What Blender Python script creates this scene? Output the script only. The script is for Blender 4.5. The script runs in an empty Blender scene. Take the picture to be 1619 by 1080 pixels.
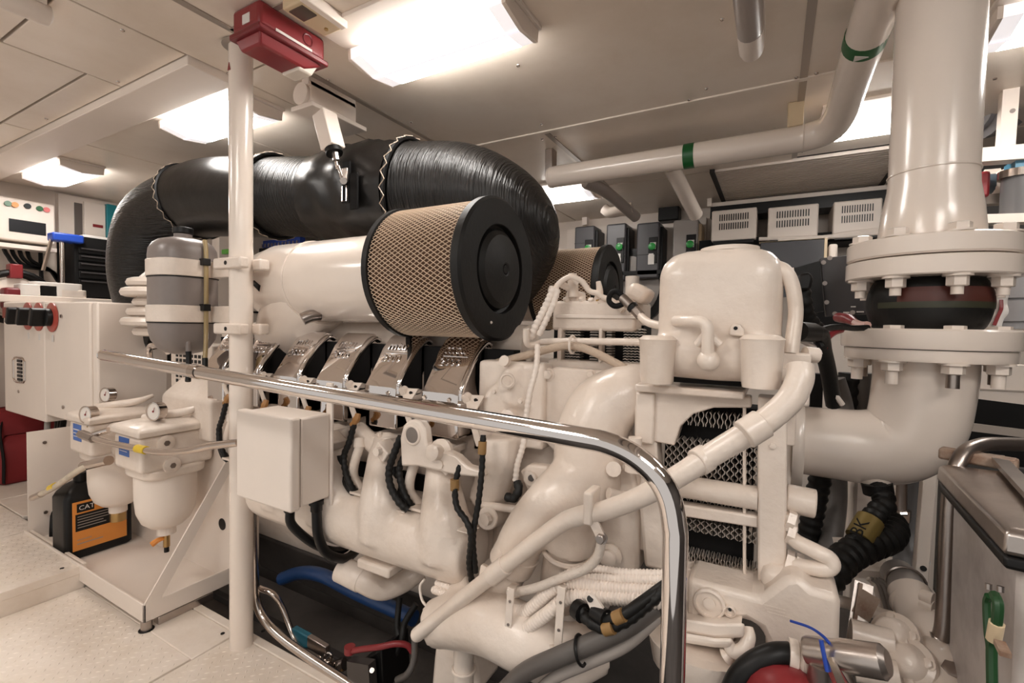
import bpy, bmesh, math, random
from mathutils import Vector as V, Matrix, Quaternion
random.seed(7)
scene = bpy.context.scene
COL = scene.collection
PI = math.pi

# ------------------------------------------------------------------ camera
F_PX, YAW, PIT, ROL = 740.756, math.radians(-29.19), math.radians(-1.8736), math.radians(1.028)
CAM = V((0, 0, 1.1))
_f = V((math.sin(YAW)*math.cos(PIT), math.cos(YAW)*math.cos(PIT), math.sin(PIT)))
_r = V((math.cos(YAW), -math.sin(YAW), 0))
_u = _r.cross(_f)
_R = _r*math.cos(ROL) + _u*math.sin(ROL)
_U = -_r*math.sin(ROL) + _u*math.cos(ROL)
cd = bpy.data.cameras.new('camera')
cam = bpy.data.objects.new('camera', cd); COL.objects.link(cam)
cd.sensor_width = 36.0
cd.lens = 36.0*F_PX/1619.0
cd.clip_start = 0.02
m = Matrix((( _R.x, _U.x, -_f.x, CAM.x), (_R.y, _U.y, -_f.y, CAM.y), (_R.z, _U.z, -_f.z, CAM.z), (0, 0, 0, 1)))
cam.matrix_world = m
scene.camera = cam

# ------------------------------------------------------------------ world, exposure
w = bpy.data.worlds.new('world'); scene.world = w
w.use_nodes = True
w.node_tree.nodes['Background'].inputs[0].default_value = (1.0, 0.95, 0.9, 1)
w.node_tree.nodes['Background'].inputs[1].default_value = 0.24
vs = scene.view_settings
vs.view_transform = 'Standard'; vs.look = 'None'; vs.gamma = 1.0; vs.use_curve_mapping = False
vs.exposure = 1.44
LAMP = 9.0           # strength of the ceiling lamp diffusers

# ------------------------------------------------------------------ sight helpers: image point on a real plane
def ray(x, y): return _f + _R*((x-809.5)/F_PX) + _U*((540-y)/F_PX)
def P(x, y, Y): d = ray(x, y); return CAM + d*(Y/d.y)
def PX(x, y, X): d = ray(x, y); return CAM + d*(X/d.x)
def PZ(x, y, Z): d = ray(x, y); return CAM + d*((Z-1.1)/d.z)
def PP(*pts): return [P(*p) for p in pts]

# ------------------------------------------------------------------ mesh builder
class M:
    def __init__(s): s.bm = bmesh.new()
    def box(s, a, b):
        x0, x1 = sorted((a[0], b[0])); y0, y1 = sorted((a[1], b[1])); z0, z1 = sorted((a[2], b[2]))
        v = [s.bm.verts.new(p) for p in ((x0,y0,z0),(x1,y0,z0),(x1,y1,z0),(x0,y1,z0),(x0,y0,z1),(x1,y0,z1),(x1,y1,z1),(x0,y1,z1))]
        for f in ((3,2,1,0),(4,5,6,7),(0,1,5,4),(1,2,6,5),(2,3,7,6),(3,0,4,7)): s.bm.faces.new([v[i] for i in f])
        return s
    def obox(s, c, size, rot):
        h = V(size)/2; v = []
        for z in (-1, 1):
            for x, y in ((-1,-1),(1,-1),(1,1),(-1,1)):
                v.append(s.bm.verts.new(V(c) + rot @ V((x*h.x, y*h.y, z*h.z))))
        for f in ((3,2,1,0),(4,5,6,7),(0,1,5,4),(1,2,6,5),(2,3,7,6),(3,0,4,7)): s.bm.faces.new([v[i] for i in f])
        return s
    def bar(s, a, b, w, h, up=(0,0,1)):
        a, b = V(a), V(b); d = b-a; L = d.length; d.normalize()
        up = V(up)
        if abs(d.dot(up)) > .98: up = V((0,1,0))
        sx = d.cross(up).normalized(); sz = sx.cross(d)
        rot = Matrix((sx, d, sz)).transposed()
        return s.obox((a+b)/2, (w, L, h), rot)
    def loft(s, rings, caps=True, closed=False):
        vr = [[s.bm.verts.new(p) for p in r] for r in rings]
        n = len(vr[0]); pairs = list(zip(vr, vr[1:]))
        if closed: pairs.append((vr[-1], vr[0]))
        for a, b in pairs:
            for i in range(n):
                j = (i+1) % n
                s.bm.faces.new((a[i], a[j], b[j], b[i]))
        if caps and not closed:
            if len(vr[0]) > 2:
                s.bm.faces.new(list(reversed(vr[0]))); s.bm.faces.new(vr[-1])
        return s
    def lathe(s, prof, o, axis, n=24, caps=True):
        o, ax = V(o), V(axis).normalized()
        q = ax.to_track_quat('Z', 'Y').to_matrix()
        rings = []
        for r, t in prof:
            r = max(r, 1e-4)
            rings.append([o + ax*t + q @ V((math.cos(2*PI*i/n)*r, math.sin(2*PI*i/n)*r, 0)) for i in range(n)])
        return s.loft(rings, caps)
    def cyl(s, a, b, r, r2=None, n=16):
        a, b = V(a), V(b); d = b-a
        return s.lathe([(r, 0), (r if r2 is None else r2, d.length)], a, d, n)
    def tube(s, pts, r, n=12, k=6, caps=True, closed=False, prof=None, flat=None):
        pts = [V(p) for p in pts]
        rr = r if isinstance(r, (list, tuple)) else [r]*len(pts)
        q, qr = pts, rr
        if k > 1 and len(pts) > 2:
            q, qr = [], []
            N = len(pts)
            rng = range(N if closed else N-1)
            for i in rng:
                if closed: p0, p1, p2, p3 = (pts[(i+j-1) % N] for j in range(4)); r1, r2 = rr[i], rr[(i+1) % N]
                else:
                    p1, p2 = pts[i], pts[i+1]
                    p0 = pts[i-1] if i > 0 else p1*2-p2
                    p3 = pts[i+2] if i+2 < N else p2*2-p1
                    r1, r2 = rr[i], rr[i+1]
                for j in range(k):
                    t = j/k
                    q.append(.5*((2*p1) + (p2-p0)*t + (2*p0-5*p1+4*p2-p3)*t*t + (3*p1-p0-3*p2+p3)*t**3)); qr.append(r1+(r2-r1)*t)
            if not closed: q.append(pts[-1]); qr.append(rr[-1])
        if prof:           # resample by arc length, radius modulated: corrugated hose
            L = [0]
            for a, b in zip(q, q[1:]): L.append(L[-1]+(b-a).length)
            step = prof[0]; nn = max(4, int(L[-1]/step)); q2, r2 = [], []
            for i in range(nn+1):
                t = L[-1]*i/nn; j = 0
                while j < len(L)-2 and L[j+1] < t: j += 1
                u = (t-L[j])/max(1e-9, L[j+1]-L[j])
                q2.append(q[j].lerp(q[j+1], u)); r2.append((qr[j]+(qr[j+1]-qr[j])*u)*(1 if (i//2) % 2 else prof[1]))
            q, qr = q2, r2
        N = len(q); T = []
        for i in range(N):
            a = q[(i-1) % N] if closed else q[max(0, i-1)]; b = q[(i+1) % N] if closed else q[min(N-1, i+1)]
            T.append((b-a).normalized() if (b-a).length > 1e-9 else V((0,0,1)))
        up = V((0,0,1)) if abs(T[0].z) < .9 else V((0,1,0))
        nv = (up - T[0]*up.dot(T[0])).normalized(); rings = []
        for i in range(N):
            nv = (nv - T[i]*nv.dot(T[i]))
            nv = nv.normalized() if nv.length > 1e-6 else T[i].orthogonal().normalized()
            bv = T[i].cross(nv)
            fl = flat or 1
            rings.append([q[i] + nv*(math.cos(2*PI*j/n)*qr[i]*fl) + bv*(math.sin(2*PI*j/n)*qr[i]) for j in range(n)])
        return s.loft(rings, caps, closed)
    def prism(s, poly, vec):
        vec = V(vec); a = [V(p) for p in poly]
        return s.loft([a, [p+vec for p in a]])
    def torus(s, c, axis, R, r, n=24, m=8):
        c, ax = V(c), V(axis).normalized(); q = ax.to_track_quat('Z', 'Y').to_matrix()
        return s.tube([c + q @ V((math.cos(2*PI*i/n)*R, math.sin(2*PI*i/n)*R, 0)) for i in range(n)], r, m, 1, closed=True)
    def ball(s, c, r, sc=(1,1,1), n=16):
        return s.lathe([(r*math.sin(PI*i/8), -r*math.cos(PI*i/8)) for i in range(9)], c, (0,0,1), n) if sc == (1,1,1) else s._ell(c, r, sc, n)
    def _ell(s, c, r, sc, n):
        c = V(c); rings = [[c + V((sc[0]*r*math.sin(PI*i/10)*math.cos(2*PI*j/n) if 0 < i < 10 else 1e-4*math.cos(2*PI*j/n), sc[1]*r*math.sin(PI*i/10)*math.sin(2*PI*j/n) if 0 < i < 10 else 1e-4*math.sin(2*PI*j/n), -sc[2]*r*math.cos(PI*i/10))) for j in range(n)] for i in range(11)]
        return s.loft(rings)
    def hexbolt(s, p, axis, r, h, washer=True):
        ax = V(axis).normalized()
        if washer: s.lathe([(r*1.35, 0), (r*1.35, h*.18)], p, ax, 12)
        s.lathe([(r, h*.15), (r, h*.92), (r*.85, h)], p, ax, 6)
        return s
    def text(s, body, o, xdir, ydir, size, depth=.001, align='LEFT'):
        cu = bpy.data.curves.new('lettering', 'FONT'); cu.body = body; cu.size = size; cu.extrude = depth; cu.align_x = align; cu.resolution_u = 2
        ob = bpy.data.objects.new('lettering', cu); COL.objects.link(ob)
        bpy.context.view_layer.update()
        me = bpy.data.meshes.new_from_object(ob.evaluated_get(bpy.context.evaluated_depsgraph_get()))
        bpy.data.objects.remove(ob); bpy.data.curves.remove(cu)
        xd, yd = V(xdir).normalized(), V(ydir).normalized(); zd = xd.cross(yd)
        mt = Matrix(((xd.x, yd.x, zd.x, o[0]), (xd.y, yd.y, zd.y, o[1]), (xd.z, yd.z, zd.z, o[2]), (0,0,0,1)))
        me.transform(mt); s.bm.from_mesh(me); bpy.data.meshes.remove(me)
        return s
    def build(s, name, mat, parent=None, bevel=0.0, seg=2, remesh=0.0, smooth=0, ang=38, kind=None, label=None, decimate=0):
        bm = s.bm
        bmesh.ops.recalc_face_normals(bm, faces=bm.faces)
        lo = V((1e9,)*3); hi = V((-1e9,)*3)
        for v in bm.verts:
            for i in range(3): lo[i] = min(lo[i], v.co[i]); hi[i] = max(hi[i], v.co[i])
        c = (lo+hi)/2
        if parent is None: c.z = lo.z
        for v in bm.verts: v.co -= c
        ca = math.radians(ang)
        for f in bm.faces: f.smooth = True
        for e in bm.edges:
            if len(e.link_faces) == 2 and e.calc_face_angle(0) > ca: e.smooth = False
        me = bpy.data.meshes.new(name); bm.to_mesh(me); bm.free()
        ob = bpy.data.objects.new(name, me); COL.objects.link(ob)
        if mat: me.materials.append(mat)
        ob['wl'] = list(c)
        if parent is not None:
            ob.parent = parent; ob.location = c - V(parent['wl'])
        else: ob.location = c
        if remesh:
            md = ob.modifiers.new('remesh', 'REMESH'); md.mode = 'VOXEL'; md.voxel_size = remesh; md.use_smooth_shade = True
            if smooth:
                md = ob.modifiers.new('smooth', 'SMOOTH'); md.iterations = smooth; md.factor = .5
        elif bevel:
            md = ob.modifiers.new('bevel', 'BEVEL'); md.width = bevel; md.segments = seg; md.limit_method = 'ANGLE'; md.angle_limit = math.radians(35); md.use_clamp_overlap = True
            md.harden_normals = False
            for p in me.polygons: p.use_smooth = True
        if kind: ob['kind'] = kind
        if label: ob['label'] = label
        return ob

def thing(name, label, cat, loc, group=None):
    o = bpy.data.objects.new(name, None); COL.objects.link(o); o.empty_display_size = .05
    o.location = loc; o['wl'] = list(V(loc)); o['label'] = label; o['category'] = cat
    if group: o['group'] = group
    return o
def tag(o, label, cat, group=None):
    o['label'] = label; o['category'] = cat
    if group: o['group'] = group
    return o
def struct(o): o['kind'] = 'structure'; return o
def copy_tree(o, dloc, label=None):
    c = o.copy(); COL.objects.link(c); c.location = o.location + V(dloc)
    c['wl'] = list(V(o['wl']) + V(dloc))
    if label: c['label'] = label
    def rec(src, dst):
        for ch in [x for x in ALLCH.get(src.name, [])]:
            k = ch.copy(); COL.objects.link(k); k.parent = dst
            rec(ch, k)
    ALLCH = {}
    for x in bpy.data.objects:
        if x.parent: ALLCH.setdefault(x.parent.name, []).append(x)
    rec(o, c)
    return c

# ------------------------------------------------------------------ materials
MATS = {}
def mat(name, col, rough=.5, metal=0.0, bump=0.0, bscale=40, spec=.5, coat=0.0, var=0.0, vscale=3, dirt=None, emit=None, stretch=None, trans=0.0, bdist=.004):
    if name in MATS: return MATS[name]
    mt = bpy.data.materials.new(name); mt.use_nodes = True; nt = mt.node_tree; b = nt.nodes['Principled BSDF']
    b.inputs['Base Color'].default_value = (*col, 1); b.inputs['Roughness'].default_value = rough; b.inputs['Metallic'].default_value = metal
    b.inputs['Specular IOR Level'].default_value = spec
    b.inputs['Coat Weight'].default_value = coat; b.inputs['Coat Roughness'].default_value = .12
    if trans: b.inputs['Transmission Weight'].default_value = trans
    if emit:
        b.inputs['Emission Color'].default_value = (*emit[0], 1); b.inputs['Emission Strength'].default_value = emit[1]
    tc = None
    def co():
        nonlocal tc
        if tc is None:
            tc = nt.nodes.new('ShaderNodeNewGeometry').outputs['Position']
            if stretch:
                mp = nt.nodes.new('ShaderNodeMapping'); mp.inputs['Scale'].default_value = stretch; nt.links.new(tc, mp.inputs[0]); tc = mp.outputs[0]
        return tc
    if var or dirt:
        n = nt.nodes.new('ShaderNodeTexNoise'); n.inputs['Scale'].default_value = vscale; n.inputs['Detail'].default_value = 6; n.inputs['Roughness'].default_value = .65
        nt.links.new(co(), n.inputs['Vector'])
        rp = nt.nodes.new('ShaderNodeValToRGB')
        d = dirt or tuple(c*(1-var) for c in col)
        rp.color_ramp.elements[0].position = .32; rp.color_ramp.elements[0].color = (*d, 1)
        rp.color_ramp.elements[1].position = .58; rp.color_ramp.elements[1].color = (*col, 1)
        nt.links.new(n.outputs[0], rp.inputs[0]); nt.links.new(rp.outputs[0], b.inputs['Base Color'])
    if bump:
        n = nt.nodes.new('ShaderNodeTexNoise'); n.inputs['Scale'].default_value = bscale; n.inputs['Detail'].default_value = 3
        nt.links.new(co(), n.inputs['Vector'])
        bp = nt.nodes.new('ShaderNodeBump'); bp.inputs['Strength'].default_value = bump; bp.inputs['Distance'].default_value = bdist
        nt.links.new(n.outputs[0], bp.inputs['Height']); nt.links.new(bp.outputs[0], b.inputs['Normal'])
    MATS[name] = mt
    return mt
W = (.80, .70, .615)
white = mat('white_engine_paint', W, .32, bump=.4, bscale=55, coat=.25, var=.08, vscale=5, dirt=(.70, .59, .50))
white2 = mat('white_gloss_paint', (.83, .73, .645), .22, bump=.08, bscale=30, coat=.4, var=.05, vscale=3)
whitem = mat('white_satin_paint', (.83, .735, .655), .45, bump=.06, bscale=25, var=.05, vscale=2)
ceilm = mat('ceiling_panel_paint', (.88, .78, .68), .28, bump=.10, bscale=4, var=.10, vscale=2.2, dirt=(.80, .69, .58), spec=.5)
trimm = mat('grey_ceiling_trim', (.42, .36, .31), .35, metal=.4)
darkgap = mat('dark_gap_fill', (.03, .026, .024), .8)
wallm = mat('wall_paint', (.79, .70, .62), .45, var=.06)
floorm = mat('floor_plate_paint', (.83, .74, .655), .42, bump=.1, bscale=60, var=.12, vscale=4, dirt=(.72, .62, .52))
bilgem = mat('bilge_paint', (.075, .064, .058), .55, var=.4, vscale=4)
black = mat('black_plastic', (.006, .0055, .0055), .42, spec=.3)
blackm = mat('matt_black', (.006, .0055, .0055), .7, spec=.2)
rubber = mat('black_rubber', (.007, .0065, .006), .5, bump=.15, bscale=80, spec=.35)
lag = mat('black_lagging', (.007, .006, .0055), .34, bump=1.0, bscale=26, stretch=(7, .35, .35), spec=.5, bdist=.012)
lagz = mat('black_lagging_elbow', (.007, .006, .0055), .34, bump=1.0, bscale=26, stretch=(.6, .35, 7), spec=.5, bdist=.012)
lagsm = mat('black_lagging_smooth', (.008, .007, .0065), .3, bump=.5, bscale=14, spec=.5)
chrome = mat('chrome', (.78, .74, .72), .05, metal=1)
steel = mat('polished_steel', (.62, .55, .50), .16, metal=1, bump=.03, bscale=8)
steeld = mat('dull_steel', (.42, .37, .34), .32, metal=1, bump=.1, bscale=40)
alu = mat('brushed_aluminium', (.58, .52, .48), .3, metal=1, bump=.1, bscale=30, var=.25, vscale=6)
greyt = mat('grey_tank_plastic', (.235, .20, .185), .36, bump=.06, bscale=30, var=.1, vscale=6)
red = mat('red_plastic', (.24, .022, .026), .36)
redd = mat('dark_red_cloth', (.22, .012, .015), .7)
green = mat('green_tape', (.006, .10, .022), .4)
blue = mat('blue_plastic', (.012, .055, .36), .35)
teal = mat('teal_paint', (.015, .22, .26), .4)
cream = mat('aged_cream_plastic', (.66, .52, .34), .4)
orange = mat('orange_plastic', (.75, .28, .05), .4)
yellow = mat('yellow_tape', (.72, .50, .03), .45)
labelm = mat('paper_label', (.74, .70, .66), .5)
amber = mat('amber_tube', (.34, .25, .12), .3)
paper = mat('filter_paper', (.10, .05, .028), .8, bump=.3, bscale=60)
wire = mat('filter_wire', (.66, .50, .36), .45, metal=.1)
pcgrey = mat('grey_breaker_case', (.075, .072, .078), .4)
pcgrey2 = mat('pale_grey_case', (.33, .30, .28), .4)
pvc = mat('grey_pvc', (.24, .23, .235), .35)
screen = mat('dark_screen', (.02, .021, .024), .2)
glass_d = mat('lamp_diffuser', (.9, .86, .82), .3, emit=((1.0, .955, .905), LAMP))
glow_d = mat('lamp_diffuser_end', (.8, .76, .76), .25, emit=((1.0, .95, .96), .26))
dial = mat('gauge_dial', (.78, .72, .66), .4)
rust = mat('rusty_steel', (.34, .25, .19), .6, var=.6, vscale=25, dirt=(.17, .07, .03))
brass = mat('brass', (.45, .30, .13), .3, metal=1)
fin = mat('cooler_fins', (.62, .55, .49), .35, metal=.6)
# ------------------------------------------------------------------ room shell
CZ = 2.0
XL, YB, XR = -4.5, 3.75, 2.2
ceil = struct(M().box((XL-.1, -1.6, CZ+.03), (XR+.1, YB+.1, CZ+.08)).build('ceiling', darkgap))
SCREW = None
def panel(x0, x1, y0, y1, z=CZ, g=.004):
    p = M().box((x0+g, y0+g, z), (x1-g, y1-g, z+.028)).build('ceiling_panel', ceilm, ceil, bevel=.002, seg=1)
    return p
xs = [XL, -3.15, -2.24, -1.77]
for a, b in zip(xs, xs[1:]):
    panel(a, b, -1.6, .54 if a > -3 else .76); panel(a, b, .54 if a > -3 else .76, .87)
panel(-1.77, -1.49, -1.6, 1.03); panel(-1.49, .063, -1.6, .86); panel(-1.49, .063, .86, 1.98); panel(.063, XR, -1.6, .9); panel(.063, XR, .9, 1.98)
for a, b in zip([XL, -3.14, -2.3, -1.77, -1.49], [-3.14, -2.3, -1.77, -1.49]): panel(a, b, 1.03, 1.98)
for a, b in zip([XL, -3.14, -2.3, -1.49, -.95], [-3.14, -2.3, -1.49, -.95, .063]): panel(a, b, 1.98, 2.9); panel(a, b, 2.9, YB)
panel(.063, XR, 1.98, 2.85)
panel(.55, XR, 2.85, YB)
# beam casing and cover strips
t = struct(M().box((XL, .87, CZ-.03), (-1.77, 1.03, CZ+.01)).build('trim_1', whitem, None, bevel=.003))
for i, (a, b) in enumerate((((-1.49, -1.6), (-1.49, 2.2)), ((.063, -1.6), (.063, 2.85)), ((-.95, 1.98), (-.95, 2.9)))):
    struct(M().box((a[0]-.012, a[1], CZ-.004), (b[0]+.012, b[1], CZ+.004)).build('trim_%d' % (i+2), trimm, None))
struct(M().box((-1.49, 1.968, CZ-.006), (XR, 1.992, CZ+.004)).build('trim_5', ceilm, None, bevel=.002))
struct(M().box((-1.49, .852, CZ-.004), (-.64, .868, CZ+.004)).build('trim_6', trimm, None))
scr = []
for (x, y) in ((-1.47, 1.2), (-1.44, 1.62), (-.93, 1.90), (-.93, 2.05), (-1.0, 2.05), (-.32, 1.96), (.04, 1.96), (.10, 1.96), (-.8, 1.44), (-.16, 1.5), (-1.8, .70), (-2.2, .84), (-2.9, .84), (-3.4, .80), (-1.76, 1.0), (.03, 1.2), (-.25, 1.9), (-2.27, 1.36)):
    s = M().lathe([(.007, 0), (.006, .003), (.003, .005)], (x, y, CZ-.0005), (0, 0, -1), 8).build('screw', steel, ceil)
# ceiling grille
g = M().box((-.33, 2.86, CZ+.005), (.53, 3.62, CZ+.025)).build('grille_back', darkgap, ceil)
gr = thing('ceiling_grille', 'long ribbed white ventilation grille set in ceiling above three power units', 'grille', (.1, 3.25, CZ))
y = 2.88
while y < 3.6:
    M().box((-.32, y, CZ-.012), (.52, y+.020, CZ+.006)).build('slat', whitem, gr)
    y += .034
M().box((-.345, 2.86, CZ-.02), (-.32, 3.62, CZ+.005)).build('frame', darkgap, gr)
M().box((.52, 2.86, CZ-.02), (.545, 3.62, CZ+.005)).build('frame', darkgap, gr)

struct(M().box((XL-.06, -1.6, -.6), (XL, YB+.06, CZ+.03)).build('wall_left', wallm))
struct(M().box((XL, YB, -.6), (XR, YB+.06, CZ+.03)).build('wall_back', wallm))
struct(M().box((XR, -1.6, -.6), (XR+.06, YB, CZ+.03)).build('wall_right', bilgem))
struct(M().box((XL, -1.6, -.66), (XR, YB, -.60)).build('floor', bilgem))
FL = bpy.data.objects['floor']
# walkway plates with raised tread pattern
def tread(x0, x1, y0, y1, z, name='floor_plate', mt=floorm, parent=None, th=.02, bumps=True, ang=0.0):
    p = M().box((x0, y0, z-th), (x1, y1, z)).build(name, mt, FL, bevel=.003, seg=1)
    if bumps:
        b = M(); i = 0; yy = y0+.02
        while yy < y1-.01:
            xx = x0+.02+(.0165 if i % 2 else 0); j = 0
            while xx < x1-.01:
                a = PI/4 if (i+j) % 2 else -PI/4
                c, sn = math.cos(a), math.sin(a); L, w_ = .0085, .0028
                base = [V((xx+c*L, yy+sn*L, z)), V((xx-sn*w_, yy+c*w_, z)), V((xx-c*L, yy-sn*L, z)), V((xx+sn*w_, yy-c*w_, z))]
                bv = [b.bm.verts.new(q) for q in base]; tp = b.bm.verts.new(V((xx, yy, z+.0018)))
                for k in range(4): b.bm.faces.new((bv[k], bv[(k+1) % 4], tp))
                xx += .033; j += 1
            yy += .0165; i += 1
        b.build('tread_pattern', mt, p, kind='stuff')
    return p
tread(-2.435, -1.62, -.5, .80, 0.0)
tread(-1.615, -.95, -.5, .945, 0.0)
tread(-2.435, -1.62, .80, .945, 0.0, bumps=False)
tread(-3.05, -2.45, -.4, .80, .09)
tread(-3.70, -3.055, -.2, .84, .09)
tread(XL, -3.705, -.2, 3.0, .09, bumps=False)
tread(-3.70, -3.3, .845, 3.0, .09, bumps=False)
M().box((-2.45, -.5, -.02), (-2.436, .80, .088)).build('step_riser', floorm, FL)
M().box((-2.458, -.4, .06), (-2.433, .798, .093)).build('step_edge', floorm, FL, bevel=.002)
# rim around the pit
for a, b in (((-1.9, .945, -.07), (-.9, .975, .004)),): M().box(a, b).build('pit_rim', floorm, FL, bevel=.003)
for a, b in (((-3.05, .802, .05), (-2.45, .815, .092)),): M().box(a, b).build('pit_rim', floorm, FL, bevel=.003)
for (x, y) in ((281, 951), (416, 998), (476, 1050), (98, 899), (352, 1002)):
    q = PZ(x, y, .0 if x > 150 else .09)
    M().cyl(q, q+V((0, 0, .002)), .007, n=8).build('bolt_hole', black, FL)
# bilge floor plating seen in the pit
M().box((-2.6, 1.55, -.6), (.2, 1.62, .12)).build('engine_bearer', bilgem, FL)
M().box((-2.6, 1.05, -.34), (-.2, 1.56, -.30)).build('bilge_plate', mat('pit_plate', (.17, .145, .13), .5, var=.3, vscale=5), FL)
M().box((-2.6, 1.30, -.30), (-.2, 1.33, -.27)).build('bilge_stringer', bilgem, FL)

# ------------------------------------------------------------------ ceiling lamps
def lamp(x0, y0, label, L=.59, name='ceiling_lamp', tray=True):
    r = thing(name, label, 'lamp', (x0+L/2, y0+.14, CZ), 'fluorescent ceiling lamps')
    if tray:
        M().box((x0-.01, y0-.035, CZ-.012), (x0+L+.01, y0+.287, CZ)).build('base_plate', whitem, r, bevel=.002)
    M().box((x0+.014, y0+.180, CZ-.0635), (x0+L-.014, y0+.190, CZ-.060)).build('lens_fold', mat('lens_fold', (.62, .58, .64), .3, emit=((1, .92, .98), .33)), r)
    prof = [(y0+.085, CZ-.013), (y0+.088, CZ-.044), (y0+.185, CZ-.062), (y0+.278, CZ-.048), (y0+.282, CZ-.013)]
    M().prism([(x0+.055, a, b) for a, b in prof], (L-.11, 0, 0)).build('diffuser', glass_d, r)
    M().prism([(x0+.012, a, b) for a, b in prof], (.043, 0, 0)).build('diffuser_end', glow_d, r)
    M().prism([(x0+L-.055, a, b) for a, b in prof], (.043, 0, 0)).build('diffuser_end', glow_d, r)
    pe = [(a+(.002 if i > 2 else -.002), b-(.002 if b < CZ-.02 else 0)) for i, (a, b) in enumerate(prof)]
    M().prism([(x0, a, b) for a, b in pe], (.012, 0, 0)).build('end_cap', whitem, r)
    M().prism([(x0+L-.012, a, b) for a, b in pe], (.012, 0, 0)).build('end_cap', whitem, r)
    for sx in (.10, .49):
        M().cyl((x0+sx, y0-.03, CZ-.012), (x0+sx, y0-.03, CZ-.016), .006, n=8).build('screw', steel, r)
    return r
lamp(-1.235, 1.0, 'largest, nearest fluorescent ceiling lamp, top centre above the black lagged pipe')
lamp(-2.43, .99, 'fluorescent ceiling lamp crossed by the white post')
lamp(-4.08, .98, 'farthest left fluorescent ceiling lamp near the wall control panel')
lamp(.50, 1.68, 'fluorescent ceiling lamp cut by right picture edge beside the big exhaust riser')
lamp(-1.42, 2.72, 'small distant fluorescent ceiling lamp seen right of the lagged elbow, over the grey breakers', L=.40)
lamp(.15, 2.28, 'ceiling lamp half hidden behind the white overhead pipe bend', L=.45)
# unseen lamps added over the walkway to brighten surfaces facing the viewpoint
lamp(-1.235, -.55, 'unseen ceiling lamp added for fill over the walkway behind the viewpoint')
lamp(.30, -.55, 'unseen ceiling lamp added for fill over the walkway behind and right of the viewpoint')
lamp(-1.235, -1.25, 'unseen ceiling lamp added for fill over the far side of the walkway behind the viewpoint')
lamp(.30, -1.25, 'unseen ceiling lamp added for fill over the far right of the walkway behind the viewpoint')
lamp(.85, .0, 'unseen ceiling lamp added over the right end of the walkway to brighten the exhaust elbow')  # added out of view to light the front of the exhaust elbow
lamp(-2.8, -.35, 'unseen ceiling lamp added for fill over the walkway by the raised floor plates')
def roundtube(x, y0, y1, r_, label):
    q = thing('tubular_fitting', label, 'light fitting', (x, y1, CZ-.03), 'tubular fittings under the ceiling')
    M().tube([(x, y0, CZ-.035), (x, y1-.12, CZ-.035)], r_, 16, 1).build('grey_tube', mat('tube_grey', (.36, .31, .28), .3), q)
    M().lathe([(r_*1.02, 0), (r_*1.02, .10), (r_*.9, .118), (r_*.5, .125)], (x, y1-.125, CZ-.035), (0, 1, 0), 16).build('end_cap', whitem, q)
    M().box((x-r_*1.1, y0, CZ-.02), (x+r_*1.1, y1-.02, CZ)).build('mounting_rail', whitem, q)
roundtube(-.088, -.2, 1.66, .034, 'grey tubular light fitting running back along the ceiling, right of the big lamp')
roundtube(-1.845, -.8, .55, .030, 'grey tubular light fitting at the upper left ceiling corner of the photo')
# ------------------------------------------------------------------ white post
post = thing('steel_post', 'tall white round steel post from pit to ceiling, left of centre', 'post', (-1.549, .922, -.3))
M().cyl((-1.549, .922, -.3), (-1.549, .922, CZ), .0355, n=32).build('pole', white2, post)
M().lathe([(.055, 0), (.055, .004), (.04, .008)], (-1.549, .922, CZ-.008), (0, 0, 1), 24).build('ceiling_collar', trimm, post)
M().prism([(-1.56, .886, 1.905), (-1.545, .886, 1.905), (-1.552, .886, 1.93)], (0, -.0015, 0)).build('arrow_sticker', red, post)
for z in (1.288, 1.075):
    c = M().box((-1.625, .872, z-.018), (-1.474, .905, z+.018)).build('pipe_clamp', white, post, bevel=.006)
    M().box((-1.625, .940, z-.018), (-1.474, .975, z+.018)).build('clamp_back', white, c, bevel=.006)
    M().cyl((-1.55, .8735, z), (-1.55, .8705, z), .007, n=10).build('bolt_hole', black, c)
# ------------------------------------------------------------------ grey expansion tank strapped to the post
tk = thing('expansion_tank', 'grey rounded tank held by two white straps beside the post', 'tank', (-1.865, .9, .976))
def sq(cx, cy, z, r, n=40, p=3.0):
    out = []
    for i in range(n):
        a = 2*PI*i/n; c, s_ = math.cos(a), math.sin(a)
        k = (abs(c)**p+abs(s_)**p)**(-1/p)
        out.append(V((cx+r*k*c, cy+r*k*s_, z)))
    return out
def tank_rings(zs): return [sq(-1.865, .9, z, r_) for z, r_ in zs]
M().loft(tank_rings([(.976, .018), (.985, .05), (1.0, .072), (1.03, .089), (1.06, .095), (1.085, .0965), (1.33, .0965), (1.352, .094), (1.372, .084), (1.385, .068), (1.392, .045), (1.394, .01)])).build('tank_body', greyt, tk, ang=60)
for z0, z1 in ((1.253, 1.312), (1.093, 1.152)):
    s_ = M(); s_.loft([sq(-1.865, .9, z0, .101), sq(-1.865, .9, z1, .101)]); s_.box((-1.80, .945, z0), (-1.57, .963, z1))
    st = s_.build('strap', white, tk, bevel=.003)
    M().loft([sq(-1.865, .9, z0-.004, .099), sq(-1.865, .9, z0, .099)]).build('strap_gap_line', black, st)  # thin black ring put in as the dark gap line under the strap
    M().box((-1.772, .905, z1-.018), (-1.742, .930, z1+.006)).build('strap_lug', black, st, bevel=.002)
M().cyl((-1.865, .9, 1.392), (-1.865, .9, 1.412), .028, n=16).build('filler_neck', greyt, tk)
M().cyl((-1.865, .9, 1.408), (-1.865, .9, 1.432), .032, n=20).build('filler_cap', black, tk, bevel=.004)
sg = M().tube([(-1.772, .925, 1.385), (-1.758, .922, 1.32), (-1.756, .92, 1.09), (-1.748, .915, 1.02), (-1.735, .905, .965)], .0075, 10).build('sight_tube', amber, tk)
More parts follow.
